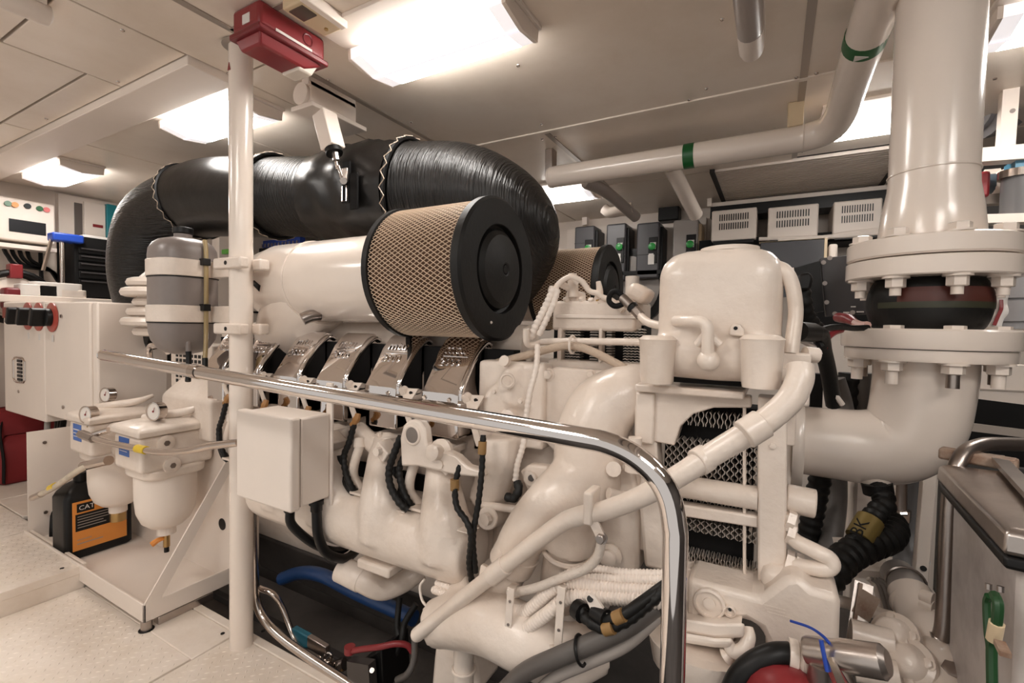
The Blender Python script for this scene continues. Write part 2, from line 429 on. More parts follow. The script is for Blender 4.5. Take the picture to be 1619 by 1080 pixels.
M().cyl((-1.735, .905, .968), (-1.715, .895, .90), .009, n=10).build('tube_end', black, sg)
M().tube([(-1.805, .88, 1.035), (-1.785, .875, 1.025), (-1.782, .875, .99)], .008, 10).build('drain_elbow', greyt, tk)
tag(M().tube([(-1.782, .875, .992), (-1.780, .875, .97), (-1.77, .87, .93), (-1.755, .86, .89)], .009, 10).build('drain_hose', black), 'short black drain hose hanging under the grey tank', 'hose')
# ------------------------------------------------------------------ chrome guard rail
rl = thing('guard_rail', 'polished chrome guard rail running across the front of the engine', 'railing', (-.106, .65, -.45))
rp = [V((-1.812, .65, .987)), V((-1.4, .65, .973)), V((-.9, .65, .957)), V((-.45, .65, .944)), V((-.26, .65, .938)), V((-.20, .65, .934)), V((-.155, .65, .917)), V((-.123, .65, .886)), V((-.109, .65, .84)), V((-.106, .65, .76)), V((-.105, .65, .3)), V((-.105, .65, -.45))]
M().tube(rp, .0165, 24, 5).build('rail_tube', chrome, rl)
M().lathe([(.0165, 0), (.0175, .004), (.012, .010), (.002, .012)], (-1.812, .65, .987), (-1, 0, .03), 20).build('rail_end_cap', chrome, rl)
M().cyl((-1.30, .65, .9705), (-1.27, .65, .9695), .0185, n=24).build('rail_collar', steel, rl)


# ------------------------------------------------------------------ junction box on the post
jb = thing('junction_box', 'white metal junction box with black cable glands, mounted in front of post', 'electrical box', (-1.2, .84, .60))
M().box((-1.320, .808, .604), (-1.089, .902, .845)).build('box_body', whitem, jb, bevel=.006)
M().box((-1.318, .80, .606), (-1.091, .81, .843)).build('lid_gap', trimm, jb)
M().box((-1.326, .774, .600), (-1.084, .804, .850)).build('lid', whitem, jb, bevel=.007, seg=3)
M().box((-1.107, .902, .58), (-1.083, .910, .93)).build('mounting_strip', whitem, jb, bevel=.002)
M().box((-1.52, .904, .72), (-1.2, .912, .76)).build('mounting_arm', whitem, jb)
for i, x in enumerate((-1.105, -1.165)):
    y = .87 if i == 0 else .83
    g_ = M().lathe([(.020, 0), (.020, .012), (.016, .013), (.016, .03), (.013, .034)], (x, y, .603), (0, 0, -1), 12).build('cable_gland', black, jb)
cab1 = M().tube([(-1.165, .83, .575), (-1.16, .835, .53), (-1.13, .89, .46), (-1.13, .97, .41), (-1.16, 1.06, .40)], .0125, 12).build('cable', black)
tag(cab1, 'left of two black cables leaving the white junction box', 'cable')
cab2 = M().tube([(-1.105, .87, .575), (-1.10, .873, .50), (-1.095, .90, .44), (-1.10, .97, .395), (-1.14, 1.06, .38)], .0135, 12).build('cable', black)
tag(cab2, 'right, thicker black cable dropping from the white junction box', 'cable')

# ------------------------------------------------------------------ drip tray with its frame
tr = thing('drip_tray', 'white steel drip tray with triangular end frame carrying the water separators', 'tray', (-2.45, .94, -.02))
M().box((-3.05, .79, .035), (-1.905, 1.09, .045)).build('tray_floor', whitem, tr)
M().box((-3.05, .785, .032), (-1.90, .793, .097)).build('front_lip', whitem, tr, bevel=.002)
M().box((-1.908, .785, .032), (-1.90, 1.095, .097)).build('end_lip', whitem, tr, bevel=.002)
M().prism([(-1.9, .786, .095), (-1.9, .838, .095), (-1.9, 1.094, .505), (-1.9, 1.094, .575)], (-.006, 0, 0)).build('gusset', whitem, tr)
M().box((-3.05, 1.085, .032), (-1.90, 1.093, .60)).build('back_panel', whitem, tr)
M().box((-3.056, .80, .032), (-3.05, 1.09, .56)).build('left_bracket', whitem, tr)
M().cyl((-1.955, 1.085, .265), (-1.955, 1.083, .265), .024, n=20).build('drain_hole', black, tr)
for x, y, z in ((-3.048, .86, .50), (-3.048, .86, .16)): M().cyl((x, y, z), (x+.004, y, z), .008, n=8).build('bolt', steeld, tr)
M().cyl((-1.912, .798, 0), (-1.912, .798, .0015), .024, n=16).build('floor_hole_disc', black, tr)  # black disc standing in for the dark floor hole around the leg
M().cyl((-1.912, .798, 0), (-1.912, .798, .034), .017, n=16).build('leg', steeld, tr)
M().box((-1.935, .83, .0), (-1.90, 1.02, .03)).build('skid', alu, tr, bevel=.003)
# ------------------------------------------------------------------ two fuel water separators
def separator(dx, label):
    X0 = -2.0+dx
    r = thing('water_separator', label, 'fuel filter', (X0-.105, .95, .20), 'fuel water separators over the drip tray')
    hd = M().box((X0-.21, .82, .53), (X0, 1.075, .665)).build('filter_head', white, r, bevel=.014, seg=3)
    lid = M().loft([[V((X0-.218-a+2*a*0, .812-a, z)), V((X0+.008+a, .812-a, z)), V((X0+.008+a, 1.083+a, z)), V((X0-.218-a, 1.083+a, z))] for a, z in ((0, .666), (.002, .672), (.002, .690), (-.006, .698), (-.05, .712), (-.07, .713))]).build('lid', white, r, bevel=.005)
    M().tube([(X0-.16, .9, .712), (X0-.10, .93, .722), (X0-.05, 1.0, .735), (X0-.04, 1.06, .755)], [.016, .018, .016, .008], 10).build('lid_clamp', white, lid)
    M().loft([sq(X0-.105, .95, z, q, 32, 4) for z, q in ((.49, .098), (.50, .112), (.528, .114), (.535, .105))]).build('bowl_flange', white, r, bevel=.003)
    M().lathe([(.03, .0), (.058, .008), (.082, .030), (.098, .07), (.103, .12), (.104, .22)], (X0-.105, .95, .275), (0, 0, 1), 32).build('bowl', whitem, r, ang=60)
    b = M().cyl((X0-.105, .95, .245), (X0-.105, .95, .28), .033, n=16).build('bowl_boss', whitem, r)
    for (yy, zz) in ((.90, .635), (.92, .545)):
        p_ = M().lathe([(.030, 0), (.030, .012), (.022, .016)], (X0-.002, yy, zz), (1, 0, 0), 20).build('port_boss', white, r)
        M().cyl((X0+.013, yy, zz), (X0+.0155, yy, zz), .011, n=6).build('plug', steeld, p_)
    M().box((X0-.165, .8185, .585), (X0-.085, .8205, .655)).build('label_plate', mat('blue_label', (.03, .12, .42), .4), r)
    M().box((X0-.158, .8175, .630), (X0-.10, .8186, .634)).box((X0-.158, .8175, .615), (X0-.115, .8186, .618)).box((X0-.158, .8175, .602), (X0-.10, .8186, .604)).build('label_print', labelm, r)
    return r
s1 = separator(0, 'nearer white fuel water separator with blue label above the drip tray')
vb = M().cyl((-2.105, .95, .245), (-2.105, .95, .19), .012, n=10).build('drain_valve', brass, s1)
M().cyl((-2.105, .95, .192), (-2.105, .95, .168), .009, n=10).build('valve_tip', black, vb)
M().tube([(-2.105, .95, .225), (-2.11, .925, .225), (-2.12, .905, .212)], [.006, .010, .012], 8).build('valve_handle', orange, vb)
s2 = separator(-.42, 'farther left white fuel water separator, half hidden behind the nearer one')
M().cyl((-2.525, .95, .245), (-2.525, .95, .205), .03, n=12).build('drain_valve', brass, s2)
def gauge(px, py, Y, label, rad=.034):
    c = P(px, py, Y)
    r = thing('pressure_gauge', label, 'gauge', c+V((0, 0, -.06)), 'round pressure gauges on the water separators')
    ax = V((.22, -.97, .05)).normalized()
    M().lathe([(rad*.9, -.018), (rad, -.014), (rad, .013), (rad*1.06, .013), (rad*1.06, .018), (rad*.93, .019), (rad*.9, .014)], c, ax, 24).build('gauge_case', steel, r)
    d = M().lathe([(rad*.91, .0135), (rad*.91, .0155)], c, ax, 24).build('dial', dial, r)
    n = M(); n.bar(c+ax*.0165, c+ax*.0165+V((.010, 0, .016)), .002, .001, ax); n.lathe([(.004, .0158), (.004, .018)], c, ax, 8); n.build('needle', red, d)
    M().cyl(c-V((0, 0, rad)), c-V((0, 0, rad+.016)), .009, n=8).build('stem', steeld, r)
    M().cyl(c-V((0, 0, rad+.014)), c-V((0, 0, rad+.026)), .011, n=6).build('stem_nut', brass, r)
gauge(249, 650, .90, 'round steel gauge on lid of the nearer water separator')
gauge(142, 655, .83, 'round steel gauge with brass fitting by the pipe end, front of the farther separator')
gauge(172, 624, .98, 'round steel gauge at back of the farther separator lid', .032)
# steel fuel pipe in front of the separators
pp = thing('fuel_pipe', 'bent stainless fuel pipe with yellow band in front of nearer separator', 'pipe', P(140, 692, .80))
M().tube(PP((138, 690, .79), (165, 698, .79), (225, 711, .79), (260, 715, .79), (300, 712, .79), (335, 705, .80), (378, 700, .81)), .0115, 14).build('pipe_tube', steel, pp)
M().cyl(P(217, 709, .79), P(231, 712, .79), .0145, n=14).build('yellow_band', yellow, pp, bevel=.002)
M().cyl(P(128, 686, .79), P(148, 694, .79), .017, n=6).build('elbow_nut', steeld, pp)
M().cyl(P(140, 690, .79), P(172, 680, .83), .012, n=12).build('side_fitting', steel, pp)
fh = thing('fuel_hose', 'clear braided fuel hose with steel fitting on the farther separator', 'hose', P(60, 785, .80))
M().tube(PP((62, 783, .78), (90, 768, .78), (118, 748, .79), (140, 735, .81)), .0125, 12).build('hose', mat('clear_hose', (.62, .53, .42), .25, var=.2, vscale=30), fh)
M().cyl(P(132, 737, .81), P(172, 728, .83), .019, n=12).build('hose_fitting', steel, fh)
M().cyl(P(52, 787, .78), P(66, 781, .78), .015, n=8).build('hose_end', steel, fh)
M().cyl(P(80, 772, .78), P(88, 768, .78), .0145, n=12).build('hose_tag', yellow, fh)
# ------------------------------------------------------------------ oil jug
jg = thing('oil_jug', 'black plastic oil jug with orange label standing in the drip tray', 'jug', (-2.70, .92, .046))
def rrect(x0, x1, y0, y1, z, r=.02):
    out = []
    for cx, cy, a0 in ((x1-r, y1-r, 0), (x0+r, y1-r, 90), (x0+r, y0+r, 180), (x1-r, y0+r, 270)):
        for k in range(5):
            a = math.radians(a0+k*22.5); out.append(V((cx+r*math.cos(a), cy+r*math.sin(a), z)))
    return out
M().loft([rrect(-2.775+i, -2.625-i, .80+i, 1.045-i, z) for i, z in ((.01, .046), (0, .056), (0, .31), (.01, .335), (.03, .36), (.045, .372))]).build('jug_body', black, jg, ang=50)
M().cyl((-2.70, .88, .37), (-2.70, .88, .41), .026, n=20).build('cap', black, jg, bevel=.003)
lb = M().box((-2.6255, .825, .085), (-2.6235, 1.02, .30)).build('label', orange, jg, bevel=.002)
M().box((-2.624, .835, .17), (-2.6228, .975, .245)).box((-2.624, .84, .252), (-2.6228, .90, .29)).build('label_panel', black, lb)
M().text('CAT', (-2.6222, .846, .262), (0, 1, 0), (0, 0, 1), .028, .0003).build('label_logo', labelm, lb)
tt = M()
for i, wd in enumerate((.12, .11, .125, .09, .10)): tt.box((-2.6235, .842, .232-i*.012), (-2.6222, .842+wd, .235-i*.012))
tt.box((-2.6235, .84, .13), (-2.6225, .89, .1325)); tt.box((-2.6235, .84, .112), (-2.6225, .93, .116))
tt.build('label_print', mat('label_grey', (.35, .30, .26), .5), lb)
tag(M().text('LONG LIFE OIL', (-2.6222, .842, .2475), (0, 1, 0), (0, 0, 1), .010, .0002).build('label_text', black, lb), 'small black line of print', '') if False else None

# ------------------------------------------------------------------ electrical cabinet left
cb = thing('electrical_cabinet', 'white electrical cabinet with three rotary isolators at far left', 'cabinet', (-3.35, 1.05, .50))
M().box((-3.97, .95, .545), (-3.35, 1.25, 1.188)).build('cabinet_body', whitem, cb, bevel=.008)
M().box((-3.352, .952, .585), (-2.80, 1.25, 1.18)).build('side_cabinet', whitem, cb, bevel=.008)
M().box((-2.80, .96, .56), (-2.745, 1.25, 1.178)).build('edge_channel', whitem, cb, bevel=.008)
M().box((-3.6, 1.1, -.6), (-3.5, 1.2, .56)).build('stand_leg', whitem, cb)
M().box((-2.95, 1.1, -.6), (-2.85, 1.2, .60)).build('stand_leg', whitem, cb)
for i, px in enumerate((45, 62, 83)):
    c = P(px, 500+i*1, .95)
    d_ = M().lathe([(.075, 0), (.075, .006), (.06, .010)], c, (0, -1, 0), 28).build('isolator_disc', mat('isolator_red', (.42, .07, .05), .35), cb)
    M().lathe([(.045, .008), (.045, .03), (.038, .035)], c, (0, -1, 0), 20).build('isolator_hub', black, d_)
    M().obox(c+V((-.005, -.055, -.0)), (.035, .06, .09), Matrix.Rotation(math.radians(20), 3, 'Y')).build('isolator_handle', black, d_, bevel=.006)
    M().box(c+V((-.012, -.001, -.125)), c+V((.012, 0, -.09))).build('isolator_label', labelm, d_)
c = P(31, 585, .95)
M().tube([c+V((sx*.09*(1 if abs(sz) < .9 else .8), -.002, sz*.07)) for sx, sz in ((-1, -.75), (-.9, -.95), (-.5, -1), (.5, -1), (.9, -.95), (1, -.75), (1, .75), (.9, .95), (.5, 1), (-.5, 1), (-.9, .95), (-1, .75))], .006, 8, 1, closed=True).build('vent_frame', steel, cb)
M().box(c+V((-.085, -.001, -.065)), c+V((.085, .001, .065))).build('vent_plate', wallm, cb)
v_ = M()
for k in range(6): v_.box(c+V((-.02, -.006, -.06+k*.021)), c+V((.05, 0, -.046+k*.021)))
v_.build('vent_slots', black, cb)
M().box(P(5, 486, .949), P(26, 503, .945)).build('warning_sticker', mat('brick_sticker', (.28, .06, .045), .45), cb)
for px, py in ((97, 500), (30, 619), (100, 644)): q = P(px, py, .95); M().cyl(q, q+V((0, -.004, 0)), .009, n=8).build('screw', steeld, cb)
# grey pipes and black cables dropping left of the tray
tag(M().tube(PP((76, 650, 1.0), (74, 690, .96), (70, 740, .93), (62, 800, .90), (60, 835, .9)), .013, 10).build('conduit', mat('conduit_grey', (.30, .28, .26), .4)), 'slim grey conduit dropping beside the red bag at far left', 'conduit')
for i in range(3):
    tag(M().tube(PP((92+i*5, 655, 1.06), (88+i*4, 700, 1.0), (72+i*9, 760, .93), (66+i*9, 835, .88), (66+i*9, 880, .88)), .014, 10).build('cable', black), ('left', 'middle', 'right')[i]+'most of three black cables dropping into the pit left of the oil jug', 'cable', 'black cables left of the oil jug')
tag(M().tube(PP((98, 655, 1.12), (90, 690, 1.10), (84, 705, 1.08)), .017, 10).build('hose', mat('pink_hose', (.42, .20, .20), .5)), 'short pinkish red hose under the white cabinet', 'hose')
# ------------------------------------------------------------------ red bag on the floor
bg = thing('tool_bag', 'red fabric tool bag with black straps on the floor at far left', 'bag', PX(30, 700, -4.3)*1)
c = V((-4.22, 1.12, .10))
M().loft([rrect(c.x-.16+i, c.x+.16-i, c.y-.28+i, c.y+.12-i, z, .05) for i, z in ((.03, .092), (0, .12), (0, .36), (.06, .50), (.12, .53))]).build('bag_body', redd, bg, ang=60)
M().loft([rrect(c.x+.10+i, c.x+.24-i, c.y-.20+i, c.y+.10-i, z, .03) for i, z in ((.02, .092), (0, .11), (.01, .33), (.05, .38))]).build('side_pocket', redd, bg, ang=60)
for yy in (-.18, .02): M().tube([(c.x+.245, c.y+yy, .11), (c.x+.25, c.y+yy, .25), (c.x+.20, c.y+yy, .38), (c.x+.10, c.y+yy+.03, .45)], .02, 8, flat=.3).build('strap', blackm, bg)
tag(M().box((-4.46, .86, .09), (-4.40, .98, .85)).build('panel_board', redd, bevel=.01), 'upright dark red board at the left picture edge', 'board')
# ------------------------------------------------------------------ far left wall
wx = -4.44
def wallbox(px0, py0, px1, py1, x0, x1):
    a, b = PX(px0, py0, x1), PX(px1, py1, x1)
    return (x0, min(a.y, b.y), min(a.z, b.z)), (x1, max(a.y, b.y), max(a.z, b.z))
cp = thing('control_cabinet', 'white wall control panel with dark display and coloured lamps', 'control panel', PX(42, 390, -4.3))
a, b = wallbox(-30, 304, 88, 388, -4.5, -4.3); M().box(a, b).build('panel_body', whitem, cp, bevel=.01)
a, b = wallbox(14, 345, 73, 373, -4.31, -4.296); M().box(a, b).build('display', screen, cp)
a, b = wallbox(10, 342, 77, 377, -4.31, -4.299); M().box(a, b).build('display_bezel', whitem, cp)
a, b = wallbox(-30, 386, 90, 393, -4.5, -4.28); M().box(a, b).build('lower_lip', whitem, cp)
for px, py, mt in ((12, 322, mat('lamp_green', (.02, .12, .04), .3)), (23, 324, orange), (43, 326, black), (62, 330, mat('lamp_green', (.02, .12, .04), .3)), (73, 332, mat('lamp_pink', (.75, .2, .2), .3))):
    q = PX(px, py, -4.3); M().cyl(q, q+V((.012, 0, 0)), .017, n=12).build('indicator', mt, cp)
wc = thing('wall_cabinet', 'white wall cabinet with dark slot and red sign behind black tool chest', 'cabinet', PX(135, 370, -4.45))
a, b = wallbox(92, 305, 182, 480, -4.5, -4.44); M().box(a, b).build('cabinet_body', wallm, wc, bevel=.004)
a, b = wallbox(118, 320, 131, 400, -4.46, -4.43); M().box(a, b).build('dark_slot', mat('dark_strip', (.12, .10, .09), .4), wc)
a, b = wallbox(133, 318, 168, 420, -4.46, -4.42); M().box(a, b).build('door', whitem, wc, bevel=.004)
a, b = wallbox(147, 354, 163, 361, -4.43, -4.417); sgn = M().box(a, b).build('red_sign', red, wc)
a, b = wallbox(169, 322, 186, 470, -4.46, -4.40); M().box(a, b).build('teal_panel', teal, wc, bevel=.004)
bn = thing('workbench', 'long white workbench along the left end wall', 'bench', PX(120, 480, -4.1))
M().box((-4.495, .5, 1.19), (-3.98, 2.6, 1.235)).build('bench_top', whitem, bn, bevel=.004)
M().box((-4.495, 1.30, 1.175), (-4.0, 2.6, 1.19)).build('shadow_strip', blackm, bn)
M().box((-4.48, 1.27, .09), (-4.02, 2.6, 1.175)).build('bench_cupboard', whitem, bn)
tc_ = thing('tool_chest', 'black steel tool chest with shallow drawers on the workbench', 'tool chest', (-4.22, 1.6, 1.235))
a, b = wallbox(117, 372, 186, 456, -4.40, -4.12); ty0, ty1, tz1 = a[1], b[1], b[2]
M().box((-4.42, ty0, 1.235), (-4.12, ty1, tz1)).build('chest_body', blackm, tc_, bevel=.006)
hgt = tz1-1.235
for k, (f0, f1) in enumerate(((.04, .30), (.33, .44), (.47, .58), (.61, .70), (.73, .82))):
    d_ = M().box((-4.122, ty0+.02, 1.235+hgt*f0), (-4.108, ty1-.02, 1.235+hgt*f1)).build('drawer', black, tc_, bevel=.003)
    M().box((-4.108, ty0+.03, 1.235+hgt*f1-.012), (-4.098, ty1-.03, 1.235+hgt*f1-.003)).build('drawer_lip', mat('dark_trim', (.05, .045, .045), .3), d_)
tag(M().box((-4.30, ty0+.06, tz1), (-4.16, ty0+.22, tz1+.02)).build('paper_pack', labelm, bevel=.003), 'white paper pack on top of the black tool chest', 'papers')
vs_ = thing('bench_vice', 'blue and steel bench drill clamp at corner of black tool chest', 'vice', PX(98, 400, -4.1))
q = PX(98, 378, -4.12)
M().box(q+V((-.05, -.06, -.02)), q+V((.05, .10, .035))).build('clamp_body', blue, vs_, bevel=.01)
M().cyl(q+V((0, 0, -.02)), (q.x, q.y, 1.235), .014, n=10).build('clamp_post', steel, vs_)
M().bar(q+V((0, -.05, 0)), q+V((.02, -.10, -.22)), .014, .014).build('clamp_bar', steel, vs_)
for i, (px, w_, h_) in enumerate(((60, .10, .07), (88, .12, .09), (108, .08, .05))):
    q = PX(px, 455, -4.05); tag(M().loft([rrect(q.x-.06, q.x+.06, q.y-w_, q.y+w_, 1.235+z, .03) for z in (0, h_)]).build('bench_box', labelm if i != 2 else whitem, bevel=.004), ('low white tub on left part of the bench', 'white stacked tub on the bench nearest the black tool chest', 'small white box at the bench edge')[i], 'tub')
q = PX(100, 474, -4.0); tag(M().box(q+V((-.02, -.07, -.012)), q+V((.005, .05, .012))).build('sponge', mat('green_sponge', (.16, .42, .10), .7), bevel=.004), 'small green sponge on front edge of bench', 'sponge')
cr = thing('air_hose_reel', 'coiled black air hose on round white holder at left wall', 'hose reel', PX(22, 475, -4.25))
q = PX(22, 470, -4.28)
M().torus(q, (1, 0, 0), .155, .022, 28, 8).torus(q+V((.03, .01, 0)), (1, 0, 0), .16, .018, 28, 8).build('coiled_hose', black, cr)
M().lathe([(.12, -.1), (.12, .02), (.05, .03)], q, (1, 0, 0), 24).build('reel_drum', whitem, cr)
M().box(q+V((-.02, -.03, .12)), q+V((.06, .03, .21))).build('hose_clip', red, cr, bevel=.006)
tag(M().box(PX(22, 476, -4.05)+V((-.05, -.05, -.05)), PX(22, 476, -4.05)+V((.05, .04, .08))).build('valve_block', mat('dark_red', (.16, .01, .015), .4), bevel=.015), 'small dark red valve block on the bench beside hose reel', 'valve')
for i in range(5):
    x0 = 6+i*12 if i < 4 else 64
    pts = [PX(x0, 393, -4.42), PX(x0+6, 404+i*2, -4.42), PX(x0+22, 420, -4.42), PX(80, 428 if i < 4 else 440, -4.42), PX(92, 445, -4.42)] if i < 4 else [PX(64, 393, -4.42), PX(65, 430, -4.42), PX(67, 455, -4.42)]
    tag(M().tube(pts, .012, 6).build('cable', black), ('first', 'second', 'third', 'fourth', 'fifth, straight')[i]+' black cable from the left below the wall control panel', 'cable', 'cables under the control panel')
# ------------------------------------------------------------------ black lagged exhaust pipe
lg = thing('lagged_pipe', 'huge black insulation wrapped exhaust pipe under the ceiling', 'pipe', (-1.8, 1.35, 1.0))
RD = .2
path = [V(p) for p in ((-1.25, 1.86, 1.24), (-1.07, 1.79, 1.35), (-.945, 1.66, 1.485), (-1.04, 1.51, 1.583), (-1.27, 1.44, 1.612), (-1.46, 1.42, 1.625), (-1.70, 1.40, 1.64), (-2.0, 1.36, 1.67), (-2.4, 1.32, 1.705), (-2.58, 1.30, 1.70), (-2.88, 1.27, 1.61), (-3.0, 1.27, 1.38), (-2.92, 1.28, 1.15), (-2.72, 1.30, 1.0))]
def seg_(i0, i1, name, mt, r0, fuzz=0.0):
    n_ = 6; pts = path[i0:i1+1]
    o = M().tube(pts, r0, 36, 8).build(name, mt, lg, ang=70)
    if fuzz:
        tx = bpy.data.textures.get('wrinkle') or bpy.data.textures.new('wrinkle', 'CLOUDS'); tx.noise_scale = .11
        md = o.modifiers.new('wrinkle', 'DISPLACE'); md.texture = tx; md.strength = fuzz; md.mid_level = .5; md.texture_coords = 'GLOBAL'
    return o
seg_(0, 4, 'elbow_jacket', lag, .198)
seg_(4, 6, 'joint_jacket', lagsm, [.205, .212, .19], .05)
seg_(6, 7, 'pipe_jacket', lag, .172)
seg_(7, 9, 'pipe_jacket', lagsm, [.182, .186, .182])
seg_(9, 13, 'elbow_jacket', lagz, [.176, .178, .174, .168, .155])
def seam(i, r_, d=None):
    c = path[i]; ax = (path[i+1]-path[i-1]).normalized()
    b = M().torus(c, ax, r_, .009, 36, 6).build('seam_roll', black, lg)
    q = ax.to_track_quat('Z', 'Y').to_matrix(); m_ = M()
    pts = []
    for k in range(48):
        a = 2*PI*k/48; rr = r_+.008; pts.append(c+q @ V((math.cos(a)*rr, math.sin(a)*rr, .010 if k % 2 else -.010)))
    m_.tube(pts, .0022, 5, 1, closed=True); m_.build('lacing_wire', mat('lacing', (.45, .36, .28), .4), b)
seam(4, .209); seam(7, .185); seam(9, .184)
for k in range(2):      # buckle straps on the wrinkled jacket
    c = P(548, 282, 1.21) if k == 0 else P(560, 300, 1.21)
    b = M().box(c+V((-.018, -.004, -.09+.02*k)), c+V((.018, .004, .06))).build('buckle_strap', blackm, lg)
    if k == 0:
        M().box(c+V((-.014, -.012, -.015)), c+V((.014, -.003, .035))).build('buckle', steeld, b, bevel=.003)
        M().tube([c+V((-.011, -.01, -.03)), c+V((-.011, -.01, -.085)), c+V((.011, -.01, -.085)), c+V((.011, -.01, -.03))], .003, 6, 1).build('buckle_loop', steel, b)
# ------------------------------------------------------------------ spring hanger on the ceiling
hg = thing('pipe_hanger', 'white ceiling bracket with steel rod holding up the lagged pipe', 'hanger', (-1.58, 1.25, CZ))
M().box((-1.54, 1.14, CZ-.035), (-1.50, 1.36, CZ)).build('top_rail', whitem, hg, bevel=.003)
M().box((-1.545, 1.15, CZ-.10), (-1.50, 1.36, CZ-.02)).build('web_plate', whitem, hg)
M().lathe([(.04, -.012), (.04, .012)], (-1.545, 1.15, CZ-.06), (0, 1, 0), 20).build('round_lug', whitem, hg)
M().box((-1.60, 1.14, CZ-.115), (-1.48, 1.40, CZ-.098)).build('lower_flange', whitem, hg, bevel=.003)
hb = P(513, 190, 1.17); he = P(527, 236, 1.17)
M().bar(hb+V((0, .0, .02)), he, .062, .062).build('spring_case', whitem, hg, bevel=.004)
M().cyl(he, P(529, 243, 1.17), .03, n=16).build('black_collar', black, hg)
M().cyl(P(530, 242, 1.17), P(532, 254, 1.17), .013, n=8).build('rod_nut', steeld, hg)
M().cyl(P(531, 252, 1.17), P(534, 268, 1.17), .006, n=10).build('rod', steel, hg)
M().bar(P(534, 262, 1.17), P(543, 290, 1.185), .022, .012).build('turnbuckle', steel, hg, bevel=.003)
M().cyl(P(543, 286, 1.16), P(543, 286, 1.20), .012, n=12).build('clevis_pin', steel, hg)
# ------------------------------------------------------------------ air filters
def air_filter(c, label, group='round mesh air filters', L=.30, R_=.185, det=True):
    c = V(c)            # centre of the front cap
    r = thing('air_filter', label, 'air filter', c+V((-.15, 0, -R_)), group)
    M().lathe([(R_-.006, 0), (R_-.006, L)], c+V((-L, 0, 0)), (1, 0, 0), 64, False).build('pleated_element', paper, r)
    mw = M(); n = 92; st = 20; turns = 2*PI*14/n
    for sgn in (1, -1):
        for i in range(n):
            rings = []
            for k in range(st+1):
                t = k/st; a = 2*PI*i/n + sgn*t*turns
                ca, sa = math.cos(a), math.sin(a)
                tw = .0014
                q0 = c+V((-L+L*t, ca*(R_+.0005), sa*(R_+.0005)))
                td = V((0, -sa, ca)); nd = V((0, ca, sa))
                rings.append([q0-td*tw, q0-td*tw*.4+nd*.0018, q0+td*tw*.4+nd*.0018, q0+td*tw])
            mw.loft([[*rg] for rg in rings], False)
    mw.build('wire_mesh', wire, r, kind='stuff')
    cap = M().lathe([(R_-.02, -.012), (R_+.004, -.012), (R_+.010, -.006), (R_+.010, .014), (R_+.002, .020), (R_*.93, .0215), (R_*.66, .0215), (R_*.65, .020), (R_*.645, .004), (R_*.60, .000), (R_*.585, .003), (R_*.57, .016), (R_*.50, .026), (R_*.30, .034), (R_*.10, .036), (R_*.075, .034), (R_*.07, .022)], c, (1, 0, 0), 64).build('end_cap', rubber, r, ang=25)
    M().cyl(c+V((.030, 0, 0)), c+V((.0345, 0, 0)), .012, n=16).build('centre_hole', black, cap)
    M().ball(c+V((.0215, -.05, -R_*.78)), .004, n=8).build('bleed_spot', whitem, cap)
    M().lathe([(R_+.008, 0), (R_+.008, .018), (R_, .02), (R_-.02, .02)], c+V((-L-.006, 0, 0)), (1, 0, 0), 64).build('rear_rim', rubber, r)
    return r
air_filter((-.672, 1.10, 1.253), 'large front air filter, tan wire mesh with black end cap')
air_filter((-.66, 2.05, 1.275), 'second air filter seen behind, between front filter and header tank')
# intake housing behind the near filter
ih = thing('intake_housing', 'white cylindrical air intake housing feeding the front filter', 'air intake', (-1.35, 1.12, 1.0))
M().lathe([(.14, 0), (.14, .62), (.135, .64), (.125, .70), (.10, .76), (.05, .80)], (-.97, 1.12, 1.245), (-1, 0, 0.0), 48).build('housing', white2, ih, ang=45)
M().torus((-1.42, 1.12, 1.245), (1, 0, 0), .1405, .003, 48, 6).build('weld_bead', white2, ih)
M().tube([(-1.44, 1.13, 1.2), (-1.56, 1.15, 1.12), (-1.68, 1.2, 1.02), (-1.75, 1.25, .92)], [.13, .135, .13, .12], 32, 6).build('outlet_bend', white2, ih)
M().tube(PP((478, 505, 1.0), (490, 500, 1.02), (505, 498, 1.05)), .02, 10).build('clamp_band', steeld, ih)
tag(M().cyl(P(405, 447, .99), P(414, 456, .99), .014, n=12).build('sensor_plug', black), 'small black and yellow plug beside the post on intake bend', 'plug')
# second intake far bank, mostly hidden
ih2 = M().lathe([(.14, 0), (.14, .7), (.10, .8)], (-.98, 2.05, 1.265), (-1, 0, 0), 32).build('intake_housing', white2)
tag(ih2, 'far white intake housing hidden behind the front filter', 'air intake')
# ------------------------------------------------------------------ red emergency lamp and cream sensor
rlm = thing('emergency_lamp', 'red emergency ceiling lamp with clear lens at top of the post', 'emergency lamp', (-1.34, .92, CZ))
def slab(prof, x0, x1): return [[V((x0, a, z)) for a, z in prof], [V((x1, a, z)) for a, z in prof]]
M().box((-1.405, .81, 1.93), (-1.275, 1.03, CZ)).build('housing', red, rlm, bevel=.012, seg=3)
M().box((-1.412, .805, 1.915), (-1.268, 1.037, 1.932)).build('rim', mat('dark_red', (.16, .01, .015), .4), rlm, bevel=.004)
M().loft([[V((-1.40, .815, 1.918)), V((-1.28, .815, 1.918)), V((-1.28, 1.03, 1.918)), V((-1.40, 1.03, 1.918))], [V((-1.385, .825, 1.885)), V((-1.295, .825, 1.885)), V((-1.295, .97, 1.885)), V((-1.385, .97, 1.885))]]).build('torch_body', red, rlm, bevel=.006)
